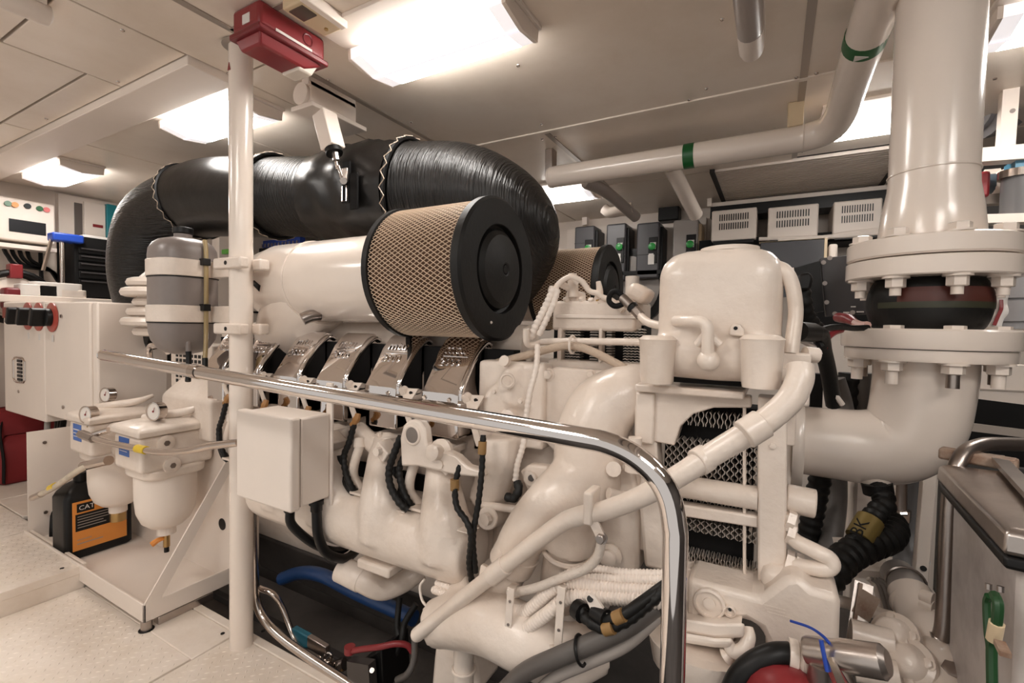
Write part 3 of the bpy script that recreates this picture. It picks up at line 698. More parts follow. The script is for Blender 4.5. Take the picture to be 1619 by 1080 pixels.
M().loft([[V((-1.39, .955, 1.918)), V((-1.29, .955, 1.918)), V((-1.29, 1.02, 1.918)), V((-1.39, 1.02, 1.918))], [V((-1.38, .95, 1.878)), V((-1.30, .95, 1.878)), V((-1.30, 1.0, 1.878)), V((-1.38, 1.0, 1.878))]]).build('lens', mat('clear_lens', (.75, .68, .60), .1), rlm, bevel=.006)
M().torus((-1.2745, .965, 1.965), (1, 0, 0), .016, .0022, 20, 5).build('embossed_ring', mat('dark_red', (.16, .01, .015), .4), rlm)
M().box((-1.276, .86, 1.935), (-1.2735, .98, 1.943)).build('white_lettering_strip', labelm, rlm)
M().box((-1.352, .8085, 1.945), (-1.318, .811, 1.972)).build('paper_sticker', labelm, rlm)
es = thing('ceiling_detector', 'cream plastic detector box with dark window on ceiling beside red lamp', 'detector', (-1.185, .915, CZ))
M().box((-1.225, .845, CZ-.03), (-1.145, .985, CZ)).build('case', cream, es, bevel=.004)
M().box((-1.148, .843, CZ-.032), (-1.125, .987, CZ)).build('white_side_rail', whitem, es, bevel=.003)
M().box((-1.213, .858, CZ-.033), (-1.157, .905, CZ-.029)).build('window', mat('smoked_lens', (.10, .075, .06), .15), es)
M().cyl((-1.185, .96, CZ-.03), (-1.185, .96, CZ-.034), .006, n=8).build('led', brass, es)
# ------------------------------------------------------------------ overhead white pipe with green bands
op = thing('overhead_pipe', 'long white overhead pipe with two green bands turning up to the ceiling', 'pipe', (-.4, 2.2, 1.6))
ppth = [V((-1.015, 2.2, 1.862)), V((-.5, 2.2, 1.863)), V((-.02, 2.2, 1.864)), V((.10, 2.19, 1.865)), V((.16, 2.15, 1.87)), V((.185, 2.05, 1.885)), V((.19, 1.9, 1.90)), V((.20, 1.55, 1.925)), V((.21, 1.2, 1.94)), V((.22, .9, 1.945)), V((.22, -.5, 1.945))]
M().tube(ppth, .052, 28, 6).build('pipe_run', white2, op)
M().lathe([(.054, 0), (.050, -.012), (.03, -.02)], (-1.015, 2.2, 1.862), (1, 0, 0), 24).build('end_cap', white2, op)
ga = P(1090, 247, 2.2); M().cyl((ga.x-.022, 2.2, 1.8635), (ga.x+.022, 2.2, 1.8635), .0532, n=28).build('green_band', green, op)
i0 = V((.196, 1.66, 1.918)); i1 = V((.1975, 1.61, 1.922)); gb = M().cyl(i0, i1, .0532, n=28).build('green_band', green, op)
M().torus((.075, 2.195, 1.865), (1, 0, 0), .053, .003, 24, 6).build('weld_ring', white2, op)
M().prism([(.172, 1.648, 1.869), (.205, 1.635, 1.866), (.172, 1.622, 1.870)], (.0, 0, -.0025)).build('arrow_mark', labelm, gb)
M().box((.02, 2.16, 1.905), (.075, 2.24, CZ)).build('hanger_bracket', cream, op, bevel=.004)
M().box((-1.04, 2.17, 1.86), (-1.0, 2.23, CZ)).build('hanger_bracket', alu, op, bevel=.004)
tag(M().tube(PP((1060, 262, 2.24), (1072, 285, 2.35), (1100, 340, 2.6)), .035, 16).build('branch_pipe', white2), 'short sloping white branch pipe with red mark behind the overhead pipe', 'pipe')
tag(M().tube(PP((925, 288, 2.6), (960, 305, 2.75), (1005, 343, 3.1)), .035, 14).build('conduit', mat('grey_conduit', (.36, .31, .28), .4)), 'grey conduit running down to the far wall right of the distant lamp', 'conduit')
tag(M().tube(PP((955, 330, 3.0), (965, 336, 3.0), (985, 332, 3.0), (1000, 328, 3.0)), .035, 14).build('bent_pipe', white2), 'small bent white pipe end under the distant lamp', 'pipe')
# ------------------------------------------------------------------ the engine
eng = thing('marine_engine', 'big white painted marine engine with a row of chrome valve covers', 'engine', (-1.15, 1.5, -.2))
PITCH = .2135
# crankcase and far bank (mostly hidden core of the engine)
M().prism([(-2.25, 1.10, .50), (-2.25, 1.10, .86), (-2.25, 1.30, .98), (-2.25, 1.85, .98), (-2.25, 2.05, .86), (-2.25, 2.05, .50), (-2.25, 1.85, .12), (-2.25, 1.30, .12)], (1.78, 0, 0)).build('crankcase', white, eng, bevel=.01)
M().prism([(-2.2, 1.30, .12), (-2.2, 1.85, .12), (-2.2, 1.75, -.12), (-2.2, 1.40, -.12)], (1.7, 0, 0)).build('oil_pan', bilgem, eng, bevel=.02)
M().box((-2.2, 1.24, .97), (-.45, 1.90, 1.03)).build('valley_cover', white, eng, bevel=.02)
M().tube([(-2.1, 1.22, 1.04), (-1.2, 1.22, 1.05), (-.62, 1.22, 1.05)], .055, 24, 1).build('charge_air_pipe', white, eng)
# chrome covers
def cover(i):
    x0 = -.822-PITCH*i; x1 = x0+.118
    ch = chrome
    prof = [(.988, .882), (.976, .90), (.976, .922), (.984, .934), (1.02, .985), (1.055, 1.030), (1.085, 1.060), (1.10, 1.068), (1.118, 1.067), (1.165, 1.022), (1.175, 1.0), (1.10, .90), (1.06, .882)]
    c = M().loft([[V((x, y+(.004 if e else 0)*(1 if y < 1.05 else -1), z-(.004 if e else 0))) for y, z in prof] for x, e in ((x0, 1), (x0+.006, 0), (x1-.012, 0), (x1, 1))]).build('valve_cover', ch, eng, ang=22)
    # raised side rib
    M().tube([(x1+.003, .99, .905), (x1+.004, .995, .94), (x1+.004, 1.05, 1.01), (x1+.003, 1.10, 1.050), (x1+.002, 1.13, 1.045)], .0085, 10).build('cover_rib', ch, c)
    M().box((x0+.004, .990, .80), (x1-.006, 1.09, .884)).build('cover_base', ch, c, bevel=.006)
    M().loft([[V((x0-.004+e, .984+e, z)), V((x1+.006-e, .984+e, z)), V((x1+.006-e, 1.16, z)), V((x0-.004+e, 1.16, z))] for e, z in ((.002, .878), (0, .882), (0, .892), (.002, .896))]).build('cover_flange', ch, c)
    yd = V((0, .101, .126)).normalized(); n = V((1, 0, 0)).cross(yd)
    o = V((0, 1.028, .994)) + n*.0005
    t = M()
    t.text('mtu', (x0+.020, o.y+.036*yd.y, o.z+.036*yd.z), (1, 0, 0), yd, .046, .0035)
    t.text('2000', (x0+.018, o.y-.006*yd.y, o.z-.006*yd.z), (1, 0, 0), yd, .036, .0035)
    p0 = V((x0+.022, o.y, o.z))+yd*.0265
    t.bar(p0, p0+V((.082, 0, 0)), .004, .006, n)
    t.build('raised_lettering', ch, c)
    for xx in (x0+.095, x0+.012): M().cyl((xx, .985, .91), (xx, .972, .905), .006, n=8).build('cover_bolt', ch, c)
for i in range(6): cover(i)
# tabs between the covers
for i in range(6):
    x = -.672-PITCH*i
    tb = M().loft([[V((x-.025, 1.00, .92)), V((x+.045, .985, .925)), V((x+.030, .955, .875)), V((x+.012, .965, .865))], [V((x-.025, 1.006, .92)), V((x+.045, .991, .925)), V((x+.030, .961, .875)), V((x+.012, .971, .865))]]).build('lifting_tab', white, eng, bevel=.001)
    M().cyl((x-.012, 1.0, .917), (x-.012, .985, .91), .013, n=12).build('tab_bolt', white, tb)
    M().cyl((x+.022, .984, .912), (x+.022, .982, .911), .006, n=10).build('tab_hole', black, tb)
    M().bar((x+.028, .955, .875), (x+.04, .975, .80), .018, .004, (0, 1, 0)).build('tab_foot', white, tb)
    # casting behind each gap, cylinder head side
    M().box((x-.07, 1.10, .74), (x+.08, 1.2, .96)).build('cylinder_head', white, eng, bevel=.012)
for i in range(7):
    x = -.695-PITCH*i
    M().box((x-.004, 1.095, .905), (x+.090, 1.13, 1.035)).build('cover_gap_shade', blackm, eng)  # black boxes put between the covers so the gaps look deeply shaded
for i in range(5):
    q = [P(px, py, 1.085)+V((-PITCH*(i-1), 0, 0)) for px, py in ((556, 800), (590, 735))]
    M().box(q[0], q[1]+V((0, .01, 0))).build('finger_gap_shade', blackm, eng)  # black boxes standing in for shade in the valleys between manifold fingers
# injection line housings, bent pipes and cable loops under every cover
for i in range(5):
    dx = -PITCH*(i-1)
    def Q(*pts): return [P(*p)+V((dx, 0, 0)) for p in pts]
    c0, c1 = Q((566, 679, .99), (612, 722, 1.0))
    b = M().lathe([(.014, -.012), (.022, -.008), (.026, 0), (.026, (c1-c0).length)], c0, c1-c0, 20).build('pump_housing', white, eng, bevel=.002)
    c2 = P(611, 712, .96)+V((dx, 0, 0)); M().obox(c2, (.05, .05, .035), Matrix.Rotation(.6, 3, 'Y')).build('pump_flange', white, b, bevel=.004)
    M().cyl(c2+V((0, -.02, .004)), c2+V((0, -.04, .004)), .012, n=8).build('flange_bolt', white, b)
    M().tube(Q((569, 694, .97), (568, 708, .965), (560, 735, .96), (560, 755, .965), (572, 772, .975), (590, 778, 1.0)), .0135, 14).build('return_pipe', white, eng)
    M().cyl(*Q((569, 692, .97), (569, 707, .966)), .018, n=14).build('pipe_nut', white, eng)
    M().tube(Q((602, 712, .965), (592, 722, .96), (587, 735, .96), (586, 745, .97)), .0025, 6).build('thin_line', white, eng)
    M().tube(Q((560, 670, .95), (552, 700, .945), (544, 720, .945), (546, 745, .94), (555, 768, .94), (565, 780, .96)), .0095, 10, prof=(.004, .86)).build('cable_loop', rubber, eng)
    cl = M().tube(Q((566, 655, .955), (564, 662, .95), (558, 672, .95)), .011, 8, prof=(.006, .8)).build('cable_boot', mat('amber_boot', (.36, .17, .05), .45), eng)
    M().tube(Q((538, 720, .97), (540, 748, .965), (552, 772, .95), (562, 782, .955)), .010, 10).build('cable_loop', rubber, eng)
    q = Q((580, 783, .945))[0]; M().box(q+V((-.06, -.01, -.005)), q+V((.0, .03, .003))).build('cable_bracket', white, eng, bevel=.002)
# exhaust manifold log with fingers: one smooth casting
mb = M()
mb.tube([(-1.49, .985, .525), (-1.46, .98, .525), (-1.1, .975, .525), (-.70, .975, .525), (-.64, .975, .525)], [.07, .084, .086, .084, .072], 24, 4)
mb.box((-1.45, .98, .46), (-.66, 1.10, .60))
for i in range(4):
    x = -.765-PITCH*i+.02
    mb.tube([(x+.035, .955, .52), (x+.028, .95, .60), (x+.0, .975, .68), (x-.035, 1.03, .765)], [.078, .066, .049, .043], 18, 5)
mb.build('exhaust_manifold', white, eng, remesh=.0085, smooth=6)
for i in range(4):
    x = -.78-PITCH*i
    M().loft([rrect(x-.045, x+.045, .985, 1.08, z, .02) for z in (.755, .775)]).build('finger_flange', white, eng, bevel=.004)
M().box((-1.0, .92, .415), (-.88, 1.02, .442)).build('manifold_foot', white, eng, bevel=.006)
# lifting eye
pl = [P(x, y, .925) for x, y in ((634, 738), (632, 692), (637, 673), (645, 665), (655, 663), (664, 667), (671, 678), (674, 704), (688, 716), (706, 714), (722, 722), (738, 738), (760, 744), (764, 756), (720, 752), (660, 738))]
le = M().prism(pl, (0, .03, 0)).build('lifting_eye', white, eng, bevel=.006)
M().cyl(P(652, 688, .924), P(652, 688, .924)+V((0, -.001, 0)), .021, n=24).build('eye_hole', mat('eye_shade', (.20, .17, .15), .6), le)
M().torus(P(652, 688, .925), (0, 1, 0), .0235, .004, 28, 8).build('eye_ring', white, le)
M().lathe([(.034, 0), (.034, .012), (.020, .02), (.020, .045), (.012, .05)], P(700, 715, .95), (0, -1, .2), 16).build('eye_bolt', white, le)
# stub pipe with a cap
sp = M().tube(PP((552, 905, .97), (575, 918, .98), (605, 930, 1.02), (640, 918, 1.08), (665, 900, 1.12)), [.034, .034, .034, .032, .03], 20).build('drain_stub', white, eng)
a, b = P(538, 899, .965), P(574, 917, .98); M().cyl(a, b, .037, n=24).build('stub_cap', white, sp, bevel=.003)
# right end wall, pump housing and plate behind the front elbow
hb_ = M()
hb_.cyl(P(800, 640, 1.02), P(800, 640, 1.14), .06, n=24); hb_.cyl(P(822, 610, 1.03), P(822, 610, 1.14), .055, n=24)
hb_.box(P(772, 690, 1.10), P(860, 575, 1.04)); hb_.tube(PP((790, 690, 1.02), (790, 730, 1.02), (770, 790, 1.05)), .05, 16)
hb_.build('pump_housing_front', white, eng, remesh=.008, smooth=4)
M().lathe([(.022, 0), (.022, .02), (.014, .024)], P(808, 660, 1.0), (0, -1, 0), 16).build('housing_plug', white, eng)
M().lathe([(.014, 0), (.014, .012)], P(800, 572, 1.02), (0, -1, .3), 12).build('housing_plug', white, eng)
M().torus(P(802, 602, .99), (.5, -1, 0), .016, .004, 16, 6).build('small_ring', white, eng)
M().cyl(P(770, 820, .98), P(790, 812, 1.08), .028, n=20).build('end_plug', white, eng, bevel=.004)
M().cyl(P(766, 822, .97), P(771, 820, .98), .016, n=8).build('end_plug_bolt', white, eng)
M().cyl(P(760, 798, 1.0), P(820, 806, 1.0), .010, n=10).build('cross_pipe', white, eng)
pt = M().prism([P(x, y, 1.06) for x, y in ((860, 600), (866, 585), (880, 580), (1000, 590), (1000, 720), (905, 745), (862, 700))], (0, .03, 0)).build('front_plate', white, eng, bevel=.005)
for px, py in ((868, 592), (872, 690), (995, 648)): M().hexbolt(P(px, py, 1.06), (0, -1, 0), .012, .014).build('plate_bolt', white, pt)
lg_ = M().prism([P(x, y, .99) for x, y in ((822, 745), (835, 735), (865, 738), (872, 760), (862, 790), (835, 780))], (0, .03, 0)).build('casting_lug', white, eng, bevel=.005)
M().lathe([(.017, 0), (.017, .008)], P(840, 756, .99), (0, -1, 0), 16).build('lug_boss', white, lg_)
M().cyl(P(840, 756, .981), P(840, 756, .980), .008, n=12).build('lug_hole', bilgem, lg_)
fe = M()
fe.tube(PP((1040, 618, 1.08), (1000, 620, 1.06), (955, 645, 1.04), (934, 690, 1.02), (930, 750, 1.0), (925, 810, .98)), [.058, .066, .078, .080, .080, .068], 24, 6)
fe.tube(PP((915, 760, .98), (868, 800, .93), (830, 845, .92), (806, 895, .92)), [.07, .058, .052, .050], 20, 6)
fe.tube(PP((905, 800, .95), (902, 840, .95), (898, 868, .95)), [.062, .058, .056], 20, 4)
fe.build('front_elbow', white, eng, remesh=.007, smooth=5)
M().tube(PP((897, 862, .95), (888, 905, .96), (884, 950, .97)), [.047, .046, .046], 20, 4).build('lower_sleeve', white, eng)
M().torus(P(899, 868, .95), P(899, 868, .95)-P(897, 900, .96), .055, .006, 28, 8).build('sleeve_bead', white, eng)
M().tube(PP((810, 890, .92), (795, 920, .92), (770, 955, .93)), [.042, .042, .042], 20, 4).build('lower_sleeve', white, eng)
a, b = P(820, 868, .92), P(808, 890, .92); M().cyl(a, b, .0525, n=28).build('hose_band', white, eng)
# lower pump casting
lp = M()
lp.tube(PP((690, 985, .90), (722, 980, .89), (775, 985, .87), (830, 1010, .86), (890, 1035, .87), (950, 1020, .92)), [.055, .062, .066, .066, .06, .05], 24, 6)
lp.tube(PP((730, 960, .93), (760, 940, .95)), .06, 18, 1)
lp.build('lower_pump_casting', white, eng, remesh=.008, smooth=5)
M().cyl(P(678, 985, .90), P(700, 985, .90), .030, n=8).build('pump_end_nut', white, eng)
M().tube(PP((733, 1020, .93), (733, 1090, .93)), .025, 16, 1).build('pump_leg', white, eng)
M().torus(P(733, 1058, .93), (0, 0, 1), .027, .004, 20, 6).build('leg_ring', white, eng)
M().prism([P(x, y, .98) for x, y in ((690, 1000), (745, 1020), (760, 1095), (680, 1095), (685, 1040))], (0, .1, 0)).build('pump_foot', white, eng, bevel=.012)
# right lower gear case
gc = M().prism([P(x, y, .93) for x, y in ((1085, 915), (1200, 945), (1240, 915), (1262, 912), (1285, 932), (1330, 945), (1325, 1095), (1212, 1095), (1210, 1012), (1202, 995), (1180, 982), (1085, 985))], (0, .10, 0)).build('gear_case', white, eng, bevel=.012)
for px, py, r_ in ((1122, 952, .021), (1154, 964, .008)):
    M().lathe([(r_*1.3, 0), (r_*1.3, .008), (r_*1.1, .010), (r_*1.1, .004), (r_*.5, .004), (r_*.5, .008)], P(px, py, .93), (0, -1, 0), 28).build('case_boss', white, gc)
M().cyl(P(1154, 964, .922), P(1154, 964, .921), .003, n=10).build('boss_hole', black, gc)
M().loft([[P(x, y, Y) for x, y in ((1080, 978), (1130, 985), (1178, 985), (1177, 1008), (1130, 1010), (1080, 1000))] for Y in (.885, .98)]).build('flange_upper', white, gc, bevel=.006)
M().loft([[P(x, y, Y) for x, y in ((1080, 1000), (1130, 1009), (1160, 1009), (1156, 1024), (1130, 1024), (1080, 1016))] for Y in (.875, .98)]).build('flange_lower', white, gc, bevel=.006)
M().prism([P(x, y, .90) for x, y in ((1080, 984), (1172, 990), (1154, 1020), (1080, 1014))], (0, .07, 0)).build('pump_body', white, gc)
bw = M(); bw.lathe([(.005, -.085), (.05, -.075), (.082, -.045), (.092, 0)], P(1105, 1012, .93), (0, .1, 1), 28); bw.build('bowl_cover', white, gc, ang=60)
M().tube(PP((1150, 1016, .89), (1160, 1030, .89), (1176, 1026, .89), (1184, 1008, .90), (1182, 992, .91)), [.010, .012, .012, .011, .009], 12).build('hook_lug', white, gc)
M().cyl(P(1148, 1038, .89), P(1156, 1034, .89), .016, .006, n=10).build('plug_tip', white, gc)
tx = M()
for px, py, w_ in ((1206, 957, .035), (1210, 963, .03), (1213, 969, .04)):
    q = P(px, py, .9295); tx.box(q, q+V((w_, -.0008, .0025)))
tx.build('cast_lettering', white, gc)
M().prism([P(x, y, .96) for x, y in ((1200, 900), (1260, 905), (1275, 960), (1205, 950))], (0, .08, 0)).build('case_neck', white, gc, bevel=.02)
# bolt and boss column right of the elbow
bc = M(); bc.prism([P(x, y, .99) for x, y in ((945, 750), (1000, 730), (1012, 800), (1010, 905), (985, 930), (945, 925))], (0, .06, 0)); bc.build('bearing_bracket', white, eng, bevel=.01)
M().lathe([(.026, 0), (.026, .006), (.018, .010), (.018, .022), (.012, .026)], P(965, 878, .985), (0, -1, 0), 20).build('large_bolt', white, eng)
M().cyl(P(970, 742, .98), P(970, 742, .95), .016, n=12).build('boss_stud', white, eng)
M().cyl(P(962, 780, .93), P(1005, 790, .97), .012, n=12).build('short_stub', white, eng)
M().lathe([(.02, 0), (.02, .03), (.014, .05), (.014, .07)], P(1003, 745, .96), (0, 0, 1), 12).build('vent_plug', white, eng)
# plate frame edge right of bracket
M().prism([P(x, y, .97) for x, y in ((1012, 740), (1050, 745), (1052, 905), (1018, 898), (1010, 800))], (0, .05, 0)).build('side_casting', white, eng, bevel=.008)
# rear end of engine: flywheel housing seen behind the post
fw_ = M(); fw_.cyl((-2.35, 1.5, .62), (-2.25, 1.52, .62), .39, n=32); fw_.build('flywheel_housing', white, eng, bevel=.01)
M().loft([[V((-2.30+e, 1.02+e, z)), V((-1.92-e, 1.02+e, z)), V((-1.92-e, 1.25, z)), V((-2.30+e, 1.25, z))] for e, z in ((0, .62), (0, .78), (.06, .86))]).build('rear_cover', white, eng, bevel=.012)
re_ = M().box((-1.70, .99, .735), (-1.655, 1.06, .86)).build('rear_lifting_eye', white, eng, bevel=.018, seg=4)
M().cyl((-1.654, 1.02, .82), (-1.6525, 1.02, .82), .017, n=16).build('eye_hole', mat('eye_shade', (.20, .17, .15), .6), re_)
for k in range(6):     # ribbed turbo casing behind the grey tank
    M().torus((-2.52, 1.16, 1.045+k*.045), (0, 0, 1), .125+.022*((k*2) % 3), .021, 28, 8).build('turbo_fin', white, eng)
M().lathe([(.10, -.14), (.125, -.10), (.125, .12), (.09, .16)], (-2.52, 1.16, 1.17), (0, 0, 1), 28).build('turbo_casing', white, eng)
M().tube([(-2.35, 1.0, .93), (-2.30, .98, .985), (-2.22, .98, .99), (-2.15, .98, .97)], .012, 8).build('chrome_hose', chrome, eng)
# slotted alternator cover below the tank
al = M().box((-2.35, 1.08, .80), (-2.02, 1.2, 1.0)).build('alternator_cover', white, eng, bevel=.008)
sl = M()
for j in range(2):
    for i in range(8):
        for k in range(3): sl.box((-2.30+i*.03, 1.078, .94-j*.09-k*.022), (-2.282+i*.03, 1.081, .954-j*.09-k*.022))
sl.build('cover_slots', black, al, kind='stuff')
# small studs, nuts and a sensor that break up the castings
for i in range(5):
    x = -.80-PITCH*i
    for dx in (-.030, .030): M().hexbolt((x+dx, .99, .775), (0, -.3, .95), .007, .012).build('flange_nut', white, eng)
for px, py in ((985, 600), (935, 592), (905, 735), (990, 700)): M().hexbolt(P(px, py, 1.06), (0, -1, 0), .009, .012).build('plate_bolt', white, pt)
for k in range(6):
    a = k*PI/3+.3; M().hexbolt(P(800, 640, 1.012)+V((math.cos(a)*.045, 0, math.sin(a)*.045)), (0, -1, 0), .006, .008).build('housing_bolt', white, eng)
M().hexbolt((-.575, .975, .525), (1, 0, 0), .014, .014).build('end_bolt', white, eng) if False else None
# ------------------------------------------------------------------ small cooler behind the elbow
cl = thing('charge_air_cooler', 'white framed cooler with dark fins behind the front elbow', 'cooler', P(945, 585, 1.12))
M().box(P(872, 522, 1.10), P(1030, 480, 1.26)).build('upper_header', white, cl, bevel=.008)
M().box(P(878, 503, 1.094), P(1010, 498, 1.11)).build('header_lip', white2, cl, bevel=.002)
M().box(P(865, 598, 1.10), P(1030, 570, 1.24)).build('lower_header', white, cl, bevel=.006)
for a, b in ((880, 895), (945, 958)):
    M().box(P(a, 575, 1.10), P(b, 518, 1.13)).build('frame_post', white, cl, bevel=.003)
def fins_h(x0, x1, y, z0, z1, n, m_=None):
    f_ = M()
    for i in range(n):
        z = z0+(z1-z0)*(i+.5)/n; pts = []
        for k in range(11):
            x = x0+(x1-x0)*k/10; pts.append((x, z+(.0012 if k % 2 else -.0012)))
        f_.loft([[V((x, y, zz-.0008)), V((x, y+.03, zz-.0008)), V((x, y+.03, zz+.0008)), V((x, y, zz+.0008))] for x, zz in pts])
    return f_
for a, b in ((892, 918), (932, 946), (958, 968), (985, 1018)):
    q0, q1 = P(a, 574, 1.12), P(b, 519, 1.12)
    fins_h(q0.x, q1.x, 1.118, q0.z, q1.z, 13).build('fins', fin, cl, kind='stuff')
M().box(P(875, 578, 1.16), P(1030, 515, 1.24)).build('core', blackm, cl)
# ------------------------------------------------------------------ plate heat exchanger and frame
hx = thing('heat_exchanger', 'white framed heat exchanger with exposed wavy plate pack', 'heat exchanger', P(1120, 940, 1.04))
Yx = 1.0
M().prism([P(x, y, Yx) for x, y in ((1003, 612), (1188, 628), (1188, 645), (1128, 645), (1096, 655), (1076, 674), (1066, 705), (1003, 692))], (0, .04, 0)).build('top_plate', white, hx, bevel=.003)
M().box(P(1003, 619, Yx-.03), P(1185, 605, Yx+.16)).build('top_beam', white, hx, bevel=.004)
M().box(P(1003, 700, Yx-.012), P(1040, 620, Yx+.02)).build('corner_post', white, hx, bevel=.004)
M().box(P(1065, 604, Yx+.0), P(1180, 580, Yx+.10)).build('dark_gap_fill', blackm, hx)  # black box set in to darken the shaded gap under the header tank
M().prism([P(x, y, Yx-.01) for x, y in ((1198, 628), (1245, 632), (1243, 945), (1198, 940))], (0, .06, 0)).build('right_column', white, hx, bevel=.004)
M().box(P(1205, 700, Yx+.04), P(1258, 640, Yx+.10)).build('column_flange', white, hx, bevel=.003)
M().prism([P(x, y, Yx) for x, y in ((1000, 690), (1038, 700), (1044, 780), (1046, 880), (1010, 870))], (0, .05, 0)).build('left_column', white, hx, bevel=.004)
pw = P(1150, 700, Yx).x
def strip(y0l, y1l, y0r, y1r, xl=1052, xr=1200, Y=Yx):
    return [P(xl, y0l, Y), P(xr, y0r, Y), P(xr, y1r, Y), P(xl, y1l, Y)]
M().cyl(P(1050, 764, Yx+.01), P(1198, 788, Yx+.01), .0225, n=20).build('tie_tube', white, hx)
M().cyl(P(1243, 787, Yx+.03), P(1290, 797, Yx+.03), .0265, n=24).build('tube_end', white, hx, bevel=.003)
M().prism(strip(794, 813, 817, 836), (0, .03, 0)).build('cross_bar', white, hx, bevel=.004)
M().prism(strip(893, 912, 916, 942), (0, .05, 0)).build('bottom_bar', white, hx, bevel=.004)
M().cyl(P(1177, 640, Yx+.01), P(1177, 920, Yx+.01), .0032, n=8).build('tie_rod', white, hx)
def wavy(yt, yb, xl, xr, Y, n, amp, wl, name='plates'):
    f_ = M(); a, b = P(xl, yt, Y), P(xr, yb, Y)
    for i in range(n):
        x = a.x+(b.x-a.x)*(i+.5)/n
        steps = max(6, int(abs(a.z-b.z)/wl*4)); rings = []
        for k in range(steps+1):
            z = a.z+(b.z-a.z)*k/steps
            ph = (k % 4); off = (amp if ph in (0, 3) else -amp)*(1 if i % 2 else -1)
            xx = x+off
            rings.append([V((xx-.0007, Y, z)), V((xx+.0007, Y, z)), V((xx+.0007, Y+.03, z)), V((xx-.0007, Y+.03, z))])
        f_.loft(rings)
    return f_.build(name, fin, hx, kind='stuff')
wavy(646, 684, 1062, 1196, Yx+.03, 22, .0014, .02)
wavy(690, 775, 1052, 1196, Yx+.03, 22, .0022, .017)
wavy(775, 812, 1052, 1196, Yx+.03, 26, .0014, .012)
wavy(812, 862, 1052, 1196, Yx+.03, 22, .0024, .013)
wavy(864, 915, 1052, 1196, Yx+.03, 34, .0009, .02)
M().box(P(1045, 925, Yx+.065), P(1200, 640, Yx+.14)).build('core', blackm, hx)
for px, py in ((1222, 705), (1222, 920), (1208, 600)): M().hexbolt(P(px, py, Yx-.01), (0, -1, 0), .006, .006).build('frame_bolt', white, hx)
# ------------------------------------------------------------------ header tank
ht = thing('header_tank', 'white rounded cast coolant tank on top of the heat exchanger', 'tank', P(1135, 605, 1.06))
hx0, hx1 = P(1034, 500, .96).x, P(1238, 500, .96).x
def hr(e, z, y0=.96, y1=1.20): return rrect(hx0+e, hx1-e, y0+e, y1-e, z, .045)
zt = P(1130, 388, .96).z
t_ = M(); t_.loft([hr(.03, 1.02), hr(.010, 1.045), hr(0, 1.07), hr(0, zt-.05), hr(.006, zt-.028), hr(.02, zt-.010), hr(.036, zt-.002), hr(.05, zt)])
t_.tube([(hx0+.03, 1.0, 1.052), ((hx0+hx1)/2, .995, 1.05), (hx1-.02, 1.0, 1.052)], .05, 20, 1)
t_.box((hx0, .955, 1.06), (hx1+.004, 1.2, 1.085))
t_.build('tank_casting', white, ht, remesh=.006, smooth=4)
M().lathe([(.055, 0), (.055, .008), (.048, .010)], ((hx0+hx1)/2+.015, 1.05, zt-.002), (0, 0, 1), 28).build('cap_rim', white, ht)
for cu in (P(1205, 540, .94), P(1040, 540, .95)): M().lathe([(.030, -.082), (.032, -.07), (.035, .0), (.037, .004), (.030, .010), (.026, .012)], cu, (0, 0, 1), 24).build('cup_boss', white, ht)
M().prism([P(x, y, .945) for x, y in ((1152, 530), (1153, 518), (1160, 511), (1170, 512), (1176, 520), (1178, 533))], (0, .03, 0)).build('lug', white, ht, bevel=.003)
M().cyl(P(1163, 519, .9445), P(1163, 519, .9435), .0035, n=10).build('lug_hole', black, ht)
M().tube(PP((1068, 508, .96), (1085, 508, .94), (1108, 509, .925), (1118, 518, .92), (1119, 540, .92), (1119, 566, .92)), .011, 14).build('drain_pipe', white, ht)
M().ball(P(1120, 570, .925), .020, n=16).build('drain_knob', white, ht)
M().tube(PP((1102, 545, .93), (1118, 530, .925), (1138, 545, .93)), .008, 10).build('rib_arc', white, ht)
M().tube(PP((1222, 420, 1.02), (1240, 428, 1.0), (1252, 450, 1.0), (1258, 490, 1.0), (1254, 530, .99), (1250, 560, .98)), .0125, 14).build('overflow_pipe', white, ht)
M().box(P(1232, 640, .97), P(1278, 556, 1.06)).build('side_bracket', white, ht, bevel=.004)
M().hexbolt(P(1240, 592, .97), (0, -1, 0), .012, .012).build('bracket_bolt', white, ht)
M().cyl(P(1272, 560, .99), P(1292, 562, 1.0), .014, n=12).build('bracket_stud', white, ht)
# ------------------------------------------------------------------ long diagonal coolant pipe
dp = thing('coolant_pipe', 'long white diagonal coolant pipe crossing the front, rising to the right', 'pipe', P(660, 1000, .85))
M().tube(PP((660, 1003, .84), (720, 955, .84), (800, 893, .84), (880, 832, .84), (915, 816, .84), (960, 806, .84), (1020, 782, .85), (1080, 748, .85), (1130, 716, .86), (1190, 680, .87), (1222, 657, .88), (1250, 630, .89), (1264, 600, .90), (1265, 578, .91)), [.0165, .0165, .017, .017, .018, .018, .019, .019, .020, .021, .021, .021, .021, .020], 20).build('pipe_run', white, dp)
M().ball(P(660, 1003, .84), .0165, n=16).build('rounded_end', white, dp)
for a, b, r_ in (((1102, 732), (1118, 722), .0235), ((1176, 688), (1206, 669), .0245), ((776, 912), (800, 893), .0205)):
    M().cyl(P(*a, .85 if a[0] > 900 else .84), P(*b, .865 if a[0] > 1000 else .84), r_, n=20).build('hose_collar', white, dp, bevel=.002)
cq = P(934, 800, .84)
k_ = M().box(cq+V((-.008, -.022, -.03)), cq+V((.010, .03, .032))).build('pipe_clamp', white, dp, bevel=.004)
M().bar(P(934, 815, .83), P(950, 848, .83), .018, .005, (0, 1, 0)).build('clamp_strap', white, k_)
M().hexbolt(P(951, 850, .83), (0, -1, 0), .009, .012).build('clamp_bolt', steeld, k_)
